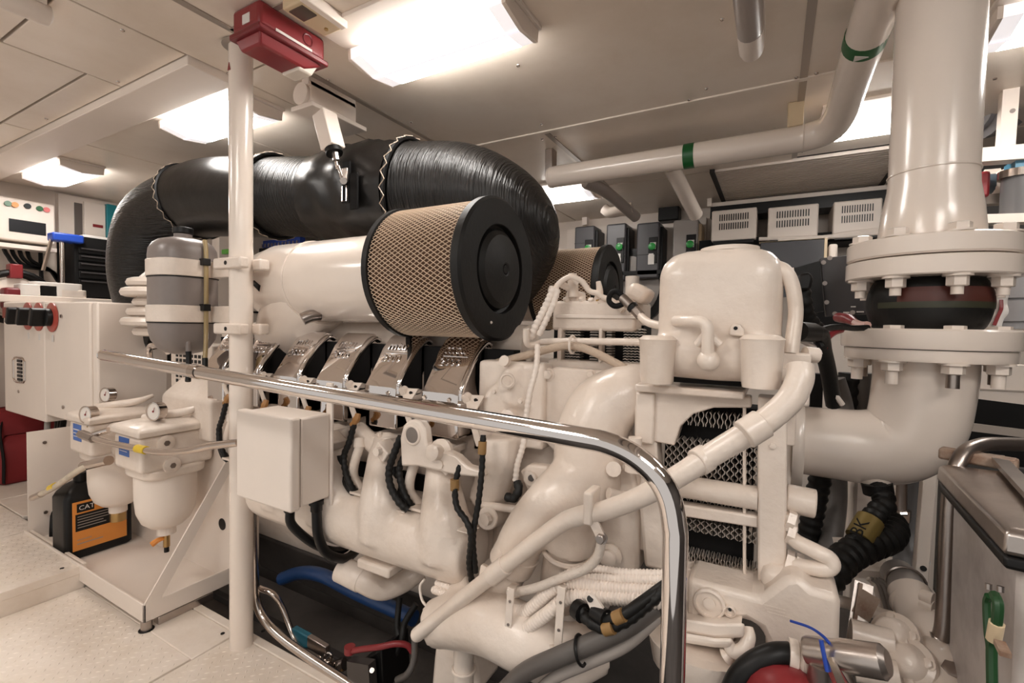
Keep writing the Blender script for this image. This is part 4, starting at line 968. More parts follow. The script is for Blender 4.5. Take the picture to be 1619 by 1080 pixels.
M().loft([[V(P(770, 905, .85))+V(v) for v in ((-.02, -.01, -.03), (.03, -.01, -.02), (.035, -.01, .01), (-.01, -.01, .02))], [V(P(770, 905, .88))+V(v) for v in ((-.02, 0, -.03), (.03, 0, -.02), (.035, 0, .01), (-.01, 0, .02))]]).build('clamp_block', white, dp, bevel=.004)
M().cyl(P(668, 985, .85), P(688, 1000, .86), .02, n=8).build('end_clamp', white, dp)
# ------------------------------------------------------------------ small white pipes around the cooler
def pipe(label, pts, r_, mt=white, name='pipe', prof=None, n=12, cat=None, group=None):
    return tag(M().tube(PP(*pts), r_, n, prof=prof).build(name, mt), label, cat or name, group)
pipe('white pipe running level in front of the dark cooler fins', ((832, 520, 1.02), (833, 542, 1.03), (845, 545, 1.05), (870, 540, 1.08), (1030, 541, 1.06)), .0085)
braid = mat('braided_sleeve', (.50, .39, .30), .6, bump=.6, bscale=160)
pipe('beige braided hose curving across the cooler to its lower right', ((780, 575, 1.08), (830, 562, 1.06), (880, 549, 1.06), (905, 547, 1.06), (935, 555, 1.06), (980, 578, 1.05), (1020, 600, 1.03)), .010, braid, 'hose')
tag(M().torus(P(905, 545, 1.06), (1, 0, 0), .021, .003, 20, 6).build('hose_clip', whitem), 'white clip tying braided hose to the level white pipe', 'clip')
pipe('white corrugated hose bundle, left strand rising from elbow to the valves', ((838, 535, 1.04), (850, 510, 1.04), (865, 480, 1.05), (876, 455, 1.06)), .010, whitem, 'hose', (.003, .82))
pipe('white corrugated hose bundle, right strand rising from elbow to the valves', ((852, 530, 1.04), (864, 505, 1.04), (875, 480, 1.05), (882, 458, 1.06)), .008, whitem, 'hose', (.003, .82))
pipe('white corrugated conduit dropping in front of the pump housing', ((850, 545, 1.02), (848, 580, 1.0), (838, 620, .98), (832, 660, .98), (828, 700, .97), (818, 735, .97), (815, 760, .97)), .0075, whitem, 'conduit', (.003, .85))
pipe('small black conduit elbow beneath the white corrugated conduit', ((818, 762, .96), (820, 775, .95), (812, 788, .95), (800, 785, .95)), .011, rubber, 'conduit', (.004, .85))
pipe('white hose arching over the valve block from left', ((876, 460, 1.06), (885, 447, 1.07), (902, 438, 1.08), (914, 448, 1.09)), .007, white, 'hose')
pipe('white hose sloping right from the valve block', ((905, 438, 1.08), (920, 445, 1.09), (932, 460, 1.10), (945, 464, 1.10), (952, 470, 1.10)), .007, white, 'hose')
vb_ = thing('valve_block', 'white valve block with studs on top of the small cooler', 'valve', P(915, 492, 1.14))
M().box(P(893, 492, 1.12), P(928, 462, 1.20)).build('block', white, vb_, bevel=.008)
M().cyl(P(906, 470, 1.12), P(906, 440, 1.12), .014, n=14).build('riser', white, vb_)
M().hexbolt(P(905, 440, 1.12), (0, 0, 1), .012, .012).build('cap_nut', white, vb_)
M().cyl(P(885, 448, 1.10), P(904, 458, 1.12), .009, n=10).build('arm', white, vb_)
M().hexbolt(P(880, 460, 1.07), (-.6, -.6, .2), .010, .02).build('side_nut', white, vb_)
for i, (px, py) in enumerate(((898, 480), (922, 480), (936, 482), (950, 486), (962, 486))): M().hexbolt(P(px, py, 1.115), (.1*i-.2, -.6, .8), .008, .018).build('bolt', white, vb_)
M().tube(PP((944, 480, 1.12), (948, 462, 1.12), (946, 445, 1.12)), [.012, .009, .006], 10).build('lever', white, vb_)
M().box(P(938, 484, 1.12), P(962, 470, 1.18)).build('side_block', white, vb_, bevel=.006)
M().cyl(P(943, 477, 1.11), P(947, 477, 1.11), .006, n=8).build('copper_nut', brass, vb_)
ld = thing('quick_coupling', 'dark ring handle and steel coupling on a hose beside the tank', 'coupling', P(990, 500, 1.04))
M().tube(PP((985, 470, 1.06), (975, 461, 1.06), (966, 464, 1.06), (963, 476, 1.06), (972, 484, 1.06), (985, 480, 1.06)), .0065, 10, closed=True).build('ring_handle', blackm, ld)
M().cyl(P(984, 471, 1.06), P(998, 484, 1.05), .011, n=12).build('coupling_body', steeld, ld)
M().cyl(P(998, 484, 1.05), P(1002, 488, 1.05), .013, n=12).build('seal', black, ld)
M().cyl(P(1002, 488, 1.05), P(1013, 500, 1.04), .011, n=6).build('hex_nut', steeld, ld)
M().tube(PP((1012, 499, 1.04), (1025, 510, 1.02), (1050, 515, 1.0), (1075, 508, .99)), .009, 10).build('hose', white, ld)
pipe('short white pipe from the valve lever to the tank', ((952, 470, 1.10), (968, 476, 1.10), (985, 492, 1.09)), .007)
tag(M().obox(P(1013, 465, 1.14), (.05, .08, .04), Matrix.Rotation(.5, 3, 'Y')).build('cast_cap', white, bevel=.012), 'white rounded cast cap just left of the header tank', 'cap')
# ------------------------------------------------------------------ corrugated conduits at the lower front
Hs = [((1075, 908, .88), (990, 906, .88), (920, 900, .89), (860, 925, .89), (800, 945, .89)), ((1075, 919, .87), (990, 916, .87), (930, 915, .87), (885, 930, .86), (840, 958, .86), (800, 968, .86)),
      ((1070, 938, .86), (960, 930, .86), (905, 922, .86), (870, 935, .85), (835, 965, .85), (805, 975, .85)), ((1070, 955, .86), (1030, 950, .85), (960, 945, .85), (900, 945, .84), (865, 970, .83), (830, 995, .83), (806, 1005, .83)),
      ((685, 932, .92), (720, 945, .91), (760, 960, .90), (785, 968, .89)), ((690, 922, .93), (730, 935, .92), (775, 950, .91), (800, 955, .90)), ((760, 965, .88), (785, 985, .86), (800, 1000, .85))]
nm = ['topmost grey corrugated conduit of the bundle behind the guard rail upright', 'second white corrugated conduit from the top of the bundle', 'thick white corrugated conduit in middle of the bundle', 'lowest thick white corrugated conduit of the bundle, curving down left', 'pale conduit crossing under diagonal pipe, lower of two at left', 'pale conduit crossing under diagonal pipe, upper of two at left', 'short corrugated conduit piece behind the left white strap']
for p_, l_, r_ in zip(Hs, nm, (.0085, .009, .0135, .0135, .010, .009, .011)): pipe(l_, p_, r_, whitem, 'corrugated_conduit', (.0017, .84), cat='conduit')
pipe('white braided hose falling from the pipe clamp bolt', ((951, 855, .84), (945, 880, .84), (925, 900, .84), (885, 915, .84), (845, 930, .84), (805, 938, .85)), .009, mat('white_braid', (.62, .54, .47), .6, bump=.6, bscale=150), 'hose')
for i, (x, y0, y1) in enumerate(((800, 930, 1012), (880, 928, 1025))):
    st = thing('cable_strap_bracket', ('left', 'right')[i]+' white flat steel bracket holding the conduit bundle', 'bracket', P(x, y1, .82), 'white brackets of the conduit bundle')
    M().bar(P(x+8, y0, .815), P(x+2, y1, .815), .016, .004, (0, 1, 0)).build('strap', white, st, bevel=.001)
    M().bar(P(x+8, y0+2, .815), P(x+14, y0-6, .88), .016, .004, (0, 0, 1)).build('upper_leg', white, st)
    M().bar(P(x+2, y1, .815), P(x-16-18*i, y1-25, .88), .016, .004, (0, 0, 1)).build('lower_leg', white, st)
    for t in (.25, .7): q = P(x+8, y0, .813).lerp(P(x+2, y1, .813), t); M().cyl(q, q+V((0, -.002, 0)), .003, n=8).build('rivet', steeld, st)
pipe('thin white wire loop left of the lower pump casting', ((672, 915, .95), (664, 928, .94), (668, 950, .93), (680, 962, .92), (692, 965, .92)), .0035, whitem, 'wire')
ghm = mat('dark_grey_hose', (.10, .088, .08), .45)
pipe('thick grey hose sweeping up right at bottom centre', ((795, 1095, .78), (830, 1063, .78), (880, 1040, .78), (940, 1015, .80), (990, 992, .82), (1035, 960, .86)), .017, ghm, 'hose', n=16)
pipe('thinner grey hose beneath the thick grey hose at bottom centre', ((850, 1095, .79), (880, 1070, .79), (930, 1048, .80), (990, 1020, .82), (1040, 975, .86)), .011, mat('grey_hose', (.30, .265, .24), .45), 'hose')
tag(M().torus(P(918, 1028, .79), (.9, .1, .35), .024, .003, 20, 6).build('cable_tie', black), 'black cable tie around the thick grey hose', 'cable tie')
tape = mat('brown_tape', (.30, .17, .06), .5)
pl_ = thing('cable_connector', 'black plug and cable pair with brown tape marks, lower centre', 'connector', P(960, 985, .80))
M().tube(PP((918, 955, .82), (922, 972, .81), (935, 985, .80), (955, 993, .80), (975, 988, .80), (1000, 975, .81), (1045, 938, .84), (1075, 915, .86)), .011, 10, prof=(.004, .85)).build('cable', rubber, pl_)
M().tube(PP((945, 968, .81), (958, 980, .80), (985, 972, .80), (1015, 952, .82), (1045, 930, .85), (1075, 910, .87)), .010, 10).build('cable', rubber, pl_)
M().cyl(P(912, 962, .82), P(922, 970, .81), .018, n=12).build('plug', black, pl_)
M().cyl(P(940, 966, .81), P(958, 978, .80), .016, n=12).build('plug', black, pl_)
M().cyl(P(955, 994, .795), P(970, 991, .795), .0125, n=12).build('brown_tape', tape, pl_)
M().cyl(P(972, 978, .795), P(986, 972, .795), .0118, n=12).build('brown_tape', tape, pl_)
lp_ = M().prism([P(x, y, .80) for x, y in ((925, 945), (932, 939), (940, 942), (962, 975), (955, 984), (940, 978))], (0, .006, 0)).build('holding_tab', whitem, pl_)
M().cyl(P(933, 947, .799), P(933, 947, .798), .006, n=10).build('tab_hole', black, pl_)
# black conduit dropping over the manifold end
pipe('tall black conduit from engine head down past manifold end', ((764, 688, .93), (762, 740, .92), (757, 790, .91), (748, 850, .90), (752, 905, .91)), .0075, rubber, 'black_conduit', (.004, .86), cat='conduit')
pipe('second black conduit looping beside manifold end', ((728, 735, .93), (720, 765, .92), (722, 800, .90), (738, 825, .89), (745, 850, .89), (742, 890, .90), (748, 930, .92)), .008, rubber, 'black_conduit', (.004, .86), cat='conduit')
tag(M().cyl(P(719, 758, .918), P(719, 775, .918), .011, n=12).build('tape_mark', tape), 'brown tape band on the black conduit at the manifold end', 'tape')
tag(M().cyl(P(763, 698, .927), P(762, 718, .925), .010, n=12).build('tape_mark', tape), 'brown tape band on the tall black conduit below the rail', 'tape')
pipe('black conduit curving over the gap between the two nearest manifold fingers', ((634, 690, .94), (622, 720, .93), (615, 745, .925), (618, 770, .92), (632, 795, .92), (645, 806, .93)), .0105, rubber, 'black_conduit', (.004, .86), cat='conduit')
tag(M().box(P(622, 808, .93), P(655, 802, .97)).build('cable_bracket', white, bevel=.002), 'white bracket holding black conduit between nearest manifold fingers', 'bracket')
tag(M().box(P(722, 840, .90), P(758, 834, .94)).build('cable_bracket', white, bevel=.002), 'white bracket holding black conduits at the manifold end', 'bracket')
# ------------------------------------------------------------------ big exhaust riser, bellows and elbow
EX = P(1465, 470, 1.45); ex, ey = EX.x, 1.45
def zat(y): return P(1481, y, 1.45).z
r1 = thing('exhaust_riser', 'thick white vertical exhaust riser with bolted flange, right side', 'pipe', (ex, ey, zat(430)))
M().lathe([(.098, 0), (.098, .02), (.092, .08), (.0835, .13), (.082, .16), (.0815, CZ-zat(385))], (ex, ey, zat(385)), (0, 0, 1), 48).build('riser_pipe', white2, r1, ang=40)
M().torus((ex, ey, zat(275)), (0, 0, 1), .0825, .0025, 48, 6).build('weld_ring', white2, r1)
FR = .158
M().lathe([(FR-.004, 0), (FR, .004), (FR, .040), (FR-.004, .043)], (ex, ey, zat(412)), (0, 0, 1), 56).build('flange', white2, r1, ang=30)
M().lathe([(FR-.002, 0), (FR+.001, .003), (FR+.001, .040), (FR-.003, .042)], (ex, ey, zat(412)-.045), (0, 0, 1), 56).build('backing_flange', white2, r1, ang=30)
NB = 8
for k in range(NB):
    a = 2*PI*(k+.2)/NB; bx, by = ex+math.cos(a)*.132, ey+math.sin(a)*.132
    M().hexbolt((bx, by, zat(412)+.043), (0, 0, 1), .020, .020).build('bolt_head', white2, r1)
    q = M().hexbolt((bx, by, zat(412)-.045), (0, 0, -1), .019, .026); q.cyl((bx, by, zat(412)-.065), (bx, by, zat(412)-.088), .011, n=10); q.build('bolt_nut', white2, r1)
z0, z1 = zat(521), zat(412)-.045
bl = thing('rubber_bellows', 'black rubber exhaust bellows with red and olive bands between white flanges', 'bellows', (ex, ey, z0))
h = z1-z0
def bel(t): return .098+.017*math.sin(PI*max(0, min(1, t)))**.7
M().lathe([(bel(i/16), h*i/16) for i in range(17)], (ex, ey, z0), (0, 0, 1), 56).build('bellows_body', rubber, bl, ang=60)
olive = mat('olive_band', (.034, .034, .018), .5); redb = mat('rubber_red', (.075, .016, .010), .5)
def arcband(a0, a1, t0, t1, r_, m_, name):
    rings = []
    for i in range(25):
        a = math.radians(a0+(a1-a0)*i/24); c, s_ = math.cos(a), math.sin(a)
        rings.append([V((ex+(bel(t)+r_)*c, ey+(bel(t)+r_)*s_, z0+h*t)) for t in [t0+(t1-t0)*k/6 for k in range(7)]]+[V((ex+(bel(t)-.002)*c, ey+(bel(t)-.002)*s_, z0+h*t)) for t in (t1, t0)])
    M().loft(rings).build(name, m_, bl)
arcband(-150, 10, .40, .52, .0012, olive, 'olive_band')
arcband(-128, 10, .52, .80, .0012, redb, 'red_band')
def arctext(s_, amid, t, size, m_):
    tb = M(); adv = size*.62/.114; n = len(s_)
    for i, ch in enumerate(s_):
        if ch == ' ': continue
        a = amid+(i-n/2)*adv; c, sn = math.cos(a), math.sin(a); rr = bel(t)+.0016
        tb.text(ch, (ex+rr*c, ey+rr*sn, z0+h*t), (-sn, c, 0), (0, 0, 1), size, .0008)
    tb.build('raised_print', mat('print_dim', (.10, .035, .022), .5), bl)
# lower flanges and elbow
r2 = thing('exhaust_elbow', 'wide white exhaust elbow with bolted flanges turning left to the engine', 'pipe', (ex-.1, ey, .70))
M().lathe([(FR+.004, 0), (FR+.006, .004), (FR+.006, .040), (FR, .044)], (ex, ey, z0-.044), (0, 0, 1), 56).build('flange', white2, r2, ang=30)
M().lathe([(FR-.004, 0), (FR-.002, .004), (FR-.002, .026)], (ex, ey, z0-.072), (0, 0, 1), 56).build('backing_flange', white2, r2, ang=30)
for k in range(NB):
    a = 2*PI*(k+.2)/NB; bx, by = ex+math.cos(a)*.132, ey+math.sin(a)*.132
    M().hexbolt((bx, by, z0-.002), (0, 0, 1), .019, .010).build('bolt_head', white2, r2)
    q = M().hexbolt((bx, by, z0-.072), (0, 0, -1), .020, .024); q.build('bolt_nut', white2, r2)
    M().cyl((bx, by, z0-.09), (bx, by, z0-.125), .012, n=12).build('bolt_stud', white2 if k % 3 else steeld, r2)
ze = P(1265, 695, 1.45).z
zf = z0-.06; xl = P(1266, 695, 1.45).x
ep = [V((ex, ey, zf)), V((ex, ey, (zf+ze)/2+.05)), V((ex-.012, ey, ze+.065)), V((ex-.045, ey, ze+.018)), V((ex-.10, ey, ze+.002)), V((ex-.17, ey, ze)), V((xl, ey, ze))]
M().tube(ep, [.098, .097, .096, .094, .091, .089, .088], 48, 8).build('elbow', white2, r2, ang=60)
M().lathe([(.125, 0), (.127, .003), (.127, .022), (.125, .025)], (xl-.022, ey, ze), (1, 0, 0), 48).build('inlet_flange', white2, r2)
M().box((xl-.035, ey-.10, ze-.14), (xl-.022, ey+.10, ze+.13)).build('inlet_plate', white, r2, bevel=.003)
M().lathe([(.034, 0), (.034, .02), (.028, .03), (.028, .07)], P(1385, 772, 1.40), (0, 0, -1), 20).build('drain_boss', white, r2) if False else M().lathe([(.036, 0), (.034, .03), (.026, .045)], (P(1388, 745, 1.40).x, 1.42, P(1388, 745, 1.42).z), (0, 0, -1), 20).build('drain_boss', white, r2)
# black corrugated drain hoses
dh = thing('drain_hose', 'black corrugated drain hose with gold marked tag under the exhaust elbow', 'hose', P(1340, 880, 1.3))
M().tube(PP((1388, 768, 1.40), (1396, 785, 1.38), (1398, 800, 1.36), (1385, 812, 1.34), (1368, 838, 1.30), (1350, 865, 1.28), (1342, 878, 1.27)), .024, 14, prof=(.005, .84)).build('hose', rubber, dh)
M().lathe([(.031, 0), (.031, .025)], P(1386, 764, 1.40), (.2, 0, -1), 16).build('hose_cuff', black, dh)
tg = M().cyl(P(1376, 822, 1.32), P(1358, 852, 1.285), .0275, n=16).build('gold_tag', mat('gold_tag', (.24, .17, .05), .4, metal=.3), dh)
a, b = P(1358, 846, 1.25), P(1366, 838, 1.25)
M().text('BK', P(1361, 851, 1.262), (.35, 0, .93), (-.93, 0, .35), .034, .0008).build('tag_lettering', black, tg)
pipe('thick black corrugated hose looping from behind the drain hose', ((1392, 818, 1.46), (1410, 832, 1.42), (1404, 850, 1.36), (1375, 862, 1.30), (1340, 880, 1.25), (1315, 905, 1.2), (1300, 925, 1.18)), .034, rubber, 'corrugated_hose', (.006, .86), n=16, cat='hose')
# rest of the right-hand foreground
pipe('white looped pipe bend right of heat exchanger', ((1252, 850, 1.0), (1262, 858, .99), (1290, 872, .98), (1312, 884, .98), (1314, 896, .98), (1300, 900, .98), (1262, 894, .99), (1248, 890, 1.0)), .0135, white, 'pipe_loop', cat='pipe')
un = thing('pipe_union', 'white pipe unions and nuts along the heat exchanger right edge', 'fitting', P(1252, 900, 1.0))
M().cyl(P(1250, 812, 1.0), P(1250, 838, 1.0), .012, n=12).build('union_pipe', white, un)
for px, py, r_ in ((1250, 822, .018), (1250, 842, .020), (1262, 892, .020), (1246, 890, .024)): M().cyl(P(px-6, py-2, 1.0), P(px+6, py+3, 1.0), r_, n=6).build('union_nut', white, un)
# metal bin at right edge
bt0 = P(1490, 735, .98); zb = .94
bi = thing('metal_bin', 'scuffed aluminium bin with rubber edged lid at the right picture edge', 'bin', (.40, .95, -.2))
n0, n1, n2 = P(1483, 738, 1.0), P(1590, 848, .74), P(1640, 868, .70)
zl = .835
A_, B_ = PZ(1484, 735, zl+.03), PZ(1590, 840, zl+.03); 
C_ = A_+(V((.45, .0, 0))); D_ = V((B_.x+.40, B_.y-.06, zl+.03))
up_ = V((0, 0, 1))
def lidring(e, z):
    c = (A_+B_+C_+D_)/4; out = []
    for q in (A_, B_, D_, C_):
        d = (q-c); d.z = 0; out.append(V((q.x, q.y, z))+d.normalized()*e)
    return out
M().loft([lidring(-.012, zl+.034), lidring(0, zl+.028), lidring(.002, zl+.004), lidring(-.006, zl)]).build('lid', alu, bi, bevel=.006)
M().loft([lidring(-.002, zl), lidring(0, zl-.004), lidring(0, zl-.014), lidring(-.006, zl-.016)]).build('rubber_edge', black, bi, bevel=.003)
M().loft([lidring(-.022, zl-.016), lidring(-.03, .3), lidring(-.04, -.3)]).build('bin_body', mat('scuffed_steel', (.62, .57, .54), .40, metal=.2, bump=.15, bscale=12, var=.35, vscale=7, dirt=(.40, .36, .34)), bi, bevel=.012)
hz = A_.lerp(C_, .35); M().obox(PZ(1545, 725, zl+.045), (.10, .03, .02), Matrix.Rotation(-.4, 3, 'Z')).build('lid_hinge', rust, bi, bevel=.004)
M().bar(PZ(1575, 722, zl+.05), PZ(1640, 790, zl+.05), .02, .008).build('lid_strap', alu, bi)
# the body's near face plane holds the green lead
def onbody(px, py):
    # intersect with vertical plane through A_,B_
    d = B_-A_; nrm = V((d.y, -d.x, 0)).normalized(); rr = ray(px, py); t = nrm.dot(A_-CAM)/nrm.dot(rr); return CAM+rr*(t*.97)
ge = thing('earth_lead', 'green and black earth cable clipped to side of metal bin', 'cable', onbody(1563, 1070))
M().tube([onbody(1563, 942), onbody(1560, 955), onbody(1562, 1000), onbody(1566, 1030), onbody(1567, 1095)], .0042, 8).build('green_wire', mat('dark_green_wire', (.012, .055, .016), .4), ge)
M().tube([onbody(1572, 940), onbody(1578, 955), onbody(1576, 985), onbody(1570, 1010), onbody(1568, 1030), onbody(1569, 1095)], .0055, 8).build('green_wire', mat('dark_green_wire', (.012, .055, .016), .4), ge)
M().cyl(onbody(1576, 985), onbody(1571, 1012), .0075, n=10).build('tape_wrap', cream, ge)
for p_ in ((1563, 932), (1582, 936)): M().cyl(onbody(*p_), onbody(p_[0], p_[1]-9), .0035, n=8).build('terminal', steeld, ge)
M().bar(onbody(1580, 1016), onbody(1590, 1036), .010, .006).build('clip', rust, ge)
# steel grab rail behind bin
gr_ = thing('grab_rail', 'dull steel tube rail bent over behind the metal bin', 'railing', P(1492, 1000, 1.05))
M().tube(PP((1487, 1010, 1.1), (1492, 980, 1.1), (1496, 900, 1.1), (1502, 790, 1.1), (1510, 745, 1.1), (1525, 716, 1.12), (1550, 704, 1.15), (1580, 702, 1.18), (1650, 704, 1.25)), .0125, 16).build('rail_tube', steeld, gr_)
M().tube(PP((1487, 1010, 1.1), (1478, 1012, 1.1), (1470, 1010, 1.1)), .0125, 12).build('rail_foot', steeld, gr_)
# pale square columns and grey pipes behind the elbow
fc = thing('support_column', 'pale punched steel column below exhaust elbow, right of grey drainpipe', 'column', P(1455, 940, 1.75))
M().prism([P(1463, 722, 1.75), P(1484, 722, 1.75), P(1467, 930, 1.75), P(1445, 930, 1.75)], (0, .04, 0)).build('column_body', whitem, fc, bevel=.002)
for py in (899, 921): M().cyl(P(1460, py, 1.749), P(1460, py, 1.747), .008, n=10).build('punched_hole', black, fc)
fc2 = thing('support_column', 'white flat steel column directly behind the corrugated drain hoses', 'column', P(1365, 960, 1.75))
M().box(P(1335, 960, 1.75), P(1412, 740, 1.80)).build('column_body', whitem, fc2, bevel=.004)
M().box(P(1348, 960, 1.745), P(1352, 740, 1.75)).build('column_seam', trimm, fc2)
gp = thing('grey_pipe', 'dark grey plastic drainpipe behind exhaust elbow', 'pipe', P(1430, 910, 1.9))
M().tube(PP((1440, 730, 1.95), (1437, 800, 1.95), (1432, 870, 1.9), (1428, 905, 1.85)), .058, 24, 2).build('pipe_run', mat('dark_pvc', (.10, .095, .095), .35), gp)
M().torus(P(1430, 880, 1.88), (0, 0, 1), .060, .003, 28, 6).build('white_ring', labelm, gp)
sp_ = thing('steel_pipe', 'thin steel pipe with union nut in front of grey drainpipe', 'pipe', P(1420, 860, 1.8))
M().tube(PP((1424, 730, 1.8), (1423, 800, 1.8), (1421, 858, 1.8)), .017, 14, 1).build('pipe_run', steeld, sp_)
M().cyl(P(1424, 805, 1.8), P(1423, 822, 1.8), .026, n=8).build('union_nut', steel, sp_)
M().cyl(P(1423, 812, 1.78), P(1434, 812, 1.78), .008, n=8).build('union_screw', steel, sp_)
pipe('dark vertical hose behind exhaust elbow, left', ((1322, 740, 1.7), (1322, 790, 1.68), (1316, 840, 1.62), (1308, 880, 1.55)), .028, mat('worn_hose', (.13, .115, .105), .5, var=.3, vscale=10), 'hose')
pipe('black corrugated hose leaning behind tube end', ((1300, 740, 1.6), (1290, 790, 1.6), (1275, 860, 1.6)), .03, rubber, 'corrugated_hose', (.006, .88), cat='hose')
# pale shelf plate and rusty bracket
tag(M().prism([P(x, y, 1.35) for x, y in ((1330, 900), (1410, 905), (1410, 918), (1332, 912))], (0, .2, 0)).build('shelf_plate', white), 'pale steel plate below the thick black hose', 'plate')
rb = thing('angle_bracket', 'scuffed bare steel angle bracket standing in bottom right clutter', 'bracket', P(1345, 1010, 1.15))
M().bar(P(1360, 922, 1.15), P(1344, 1020, 1.1), .028, .006, (1, 0, 0)).build('plate', rust, rb)
M().bar(P(1366, 922, 1.15), P(1352, 1020, 1.1), .006, .03, (1, 0, 0)).build('flange', alu, rb)
M().bar(P(1378, 940, 1.14), P(1360, 975, 1.12), .006, .03, (1, 0, 0)).build('torn_flange', rust, rb)
for i in range(4):
    pipe(('first', 'second', 'third', 'fourth')[i]+' pale wire from the left curving behind the steel angle bracket', ((1372+i*5, 915, 1.3), (1382+i*7, 925, 1.3), (1392+i*7, 955, 1.28), (1398+i*7, 985, 1.25)), .005, whitem if i == 0 else mat('grey_hose', (.30, .265, .24), .45), 'wire', group='pale wires behind the bracket')
pipe('white horizontal pipe behind the steel angle bracket', ((1325, 950, 1.2), (1345, 955, 1.2), (1375, 966, 1.2), (1425, 980, 1.2)), .012, white)
# white slanting pipe group bottom right
wp = thing('seawater_pipe', 'thick white slanting pipe with clamps in the bottom right corner', 'pipe', P(1470, 1060, 1.0))
M().tube(PP((1420, 908, 1.35), (1432, 925, 1.30), (1440, 945, 1.25)), .034, 20, 3).build('grey_bend', mat('grey_bend', (.36, .33, .31), .4), wp)
M().torus(P(1432, 922, 1.30), P(1420, 908, 1.35)-P(1440, 945, 1.25), .035, .003, 24, 6).build('ring', steeld, wp)
M().tube(PP((1438, 938, 1.25), (1452, 970, 1.2), (1470, 1020, 1.12), (1478, 1042, 1.1)), [.038, .037, .036, .036], 24, 4).build('pipe_run', white2, wp)
M().cyl(P(1440, 948, 1.24), P(1450, 962, 1.22), .041, n=28).build('hose_cuff', white, wp, bevel=.003)
for i in range(3): M().cyl(P(1456, 940+i*12, 1.18), P(1476, 948+i*13, 1.17), .012, n=12).build('clamp_screw', white, wp)
M().lathe([(.037, 0), (.041, .015), (.041, .04), (.030, .055), (.022, .10)], P(1474, 1036, 1.10), P(1490, 1085, 1.03)-P(1474, 1036, 1.10), 24).build('lower_socket', white2, wp)
M().hexbolt(P(1503, 1062, 1.04), (0, -.5, .8), .014, .012).build('socket_bolt', steeld, wp)
for i, (px, py) in enumerate(((1418, 1008), (1440, 1050))):
    f2 = thing('pipe_flange', ('upper', 'lower')[i]+' white bolted valve flange left of the slanting pipe, bottom right', 'flange', P(px, py, 1.05), 'white valve flanges at bottom right')
    ax = V((-.55, -.6, .55)).normalized(); c = P(px, py, 1.08-.04*i)
    M().lathe([(.040, 0), (.040, .010), (.03, .012), (.024, .03), (.018, .034)], c, ax, 28).build('flange_disc', white, f2)
    for k in range(4):
        q = ax.to_track_quat('Z', 'Y').to_matrix(); o_ = q @ V((math.cos(k*PI/2+.5)*.03, math.sin(k*PI/2+.5)*.03, .010)); M().hexbolt(c+o_, ax, .008, .008).build('flange_bolt', white, f2)
    M().cyl(c, c-ax*.12, .028, n=20).build('valve_body', white, f2)
pipe('short white horizontal pipe under the silver cylinder, bottom right', ((1350, 1055, 1.0), (1390, 1062, 1.0), (1420, 1068, 1.0)), .022, white)
pipe('white horizontal pipe stub above the silver cylinder, bottom right', ((1345, 1000, 1.05), (1380, 1010, 1.05), (1412, 1018, 1.05)), .024, white)
# silver cylinder tool, red handwheel with black hose
ac = thing('actuator', 'silver metal actuator cylinder with red end at the bottom right', 'actuator', P(1330, 1070, .82))
AL = (P(1405, 1048, .80)-P(1275, 1028, .83)).length
M().lathe([(.019, 0), (.0205, .004), (.0205, AL*.42), (.0225, AL*.47), (.0225, AL*.94), (.016, AL)], P(1275, 1028, .83), P(1405, 1048, .80)-P(1275, 1028, .83), 20).build('cylinder', alu, ac)
M().cyl(P(1298, 1012, .80), P(1308, 1062, .79), .003, n=8).build('blue_wire', blue, ac)
M().tube(PP((1250, 982, .86), (1280, 992, .84), (1300, 1005, .82), (1312, 1018, .81)), .0022, 6).build('thin_blue_wire', blue, ac)
M().cyl(P(1315, 1060, .82), P(1330, 1060, .82), .018, n=12).build('blue_cap', blue, ac)
M().lathe([(.016, 0), (.018, .035)], P(1296, 1085, .82), (0, 0, 1), 16).build('valve_neck', steeld, ac)
M().bar(P(1310, 1040, .80), P(1330, 1090, .78), .012, .01).build('lever', steel, ac)
M().bar(P(1322, 1045, .81), P(1350, 1090, .79), .010, .008).build('lever', steel, ac)
rw = thing('fire_valve', 'round red cap ringed by thick black hose, bottom edge right of centre', 'valve', P(1220, 1090, .80))
M()._ell(P(1243, 1112, .82), .062, (1, 1, .9), 28).build('red_dome', red, rw, ang=80)
M().lathe([(.075, 0), (.075, .02)], P(1222, 1108, .93), (0, -1, .2), 28).build('dial_plate', whitem, rw)
M().tube(PP((1250, 1035, .85), (1225, 1036, .84), (1195, 1048, .83), (1170, 1070, .82), (1155, 1100, .82)), .018, 18).build('hose', black, rw)
M().lathe([(.024, 0), (.024, .012), (.020, .014), (.024, .018), (.024, .04)], P(1246, 1034, .85), (1, .1, -.06), 16).build('hose_ferrule', white, rw)
# electronics and wires between tank and bellows
ec = thing('control_unit', 'flat dark grey electronic control unit with screws behind the tank', 'control unit', P(1330, 500, 1.75))
M().prism([P(x, y, 1.75) for x, y in ((1297, 408), (1385, 400), (1385, 496), (1306, 500))], (0, .04, 0)).build('case', mat('unit_grey', (.060, .056, .060), .42), ec, bevel=.002)
for px, py in ((1302, 415), (1304, 448), (1307, 478), (1320, 496), (1348, 494), (1312, 408)): M().cyl(P(px, py, 1.75), P(px, py, 1.742), .007, n=8).build('screw', steeld, ec)
M().box(P(1333, 495, 1.748), P(1343, 493, 1.746)).box(P(1354, 494, 1.748), P(1366, 492, 1.746)).box(P(1345, 486, 1.748), P(1353, 484, 1.746)).build('print', labelm, ec)
M().prism([P(x, y, 1.72) for x, y in ((1252, 425), (1297, 412), (1303, 492), (1258, 500))], (0, .04, 0)).build('bracket_plate', black, ec)
M().prism([P(x, y, 1.715) for x, y in ((1247, 424), (1255, 423), (1258, 445), (1250, 447))], (0, .05, 0)).build('plate_edge', whitem, ec)
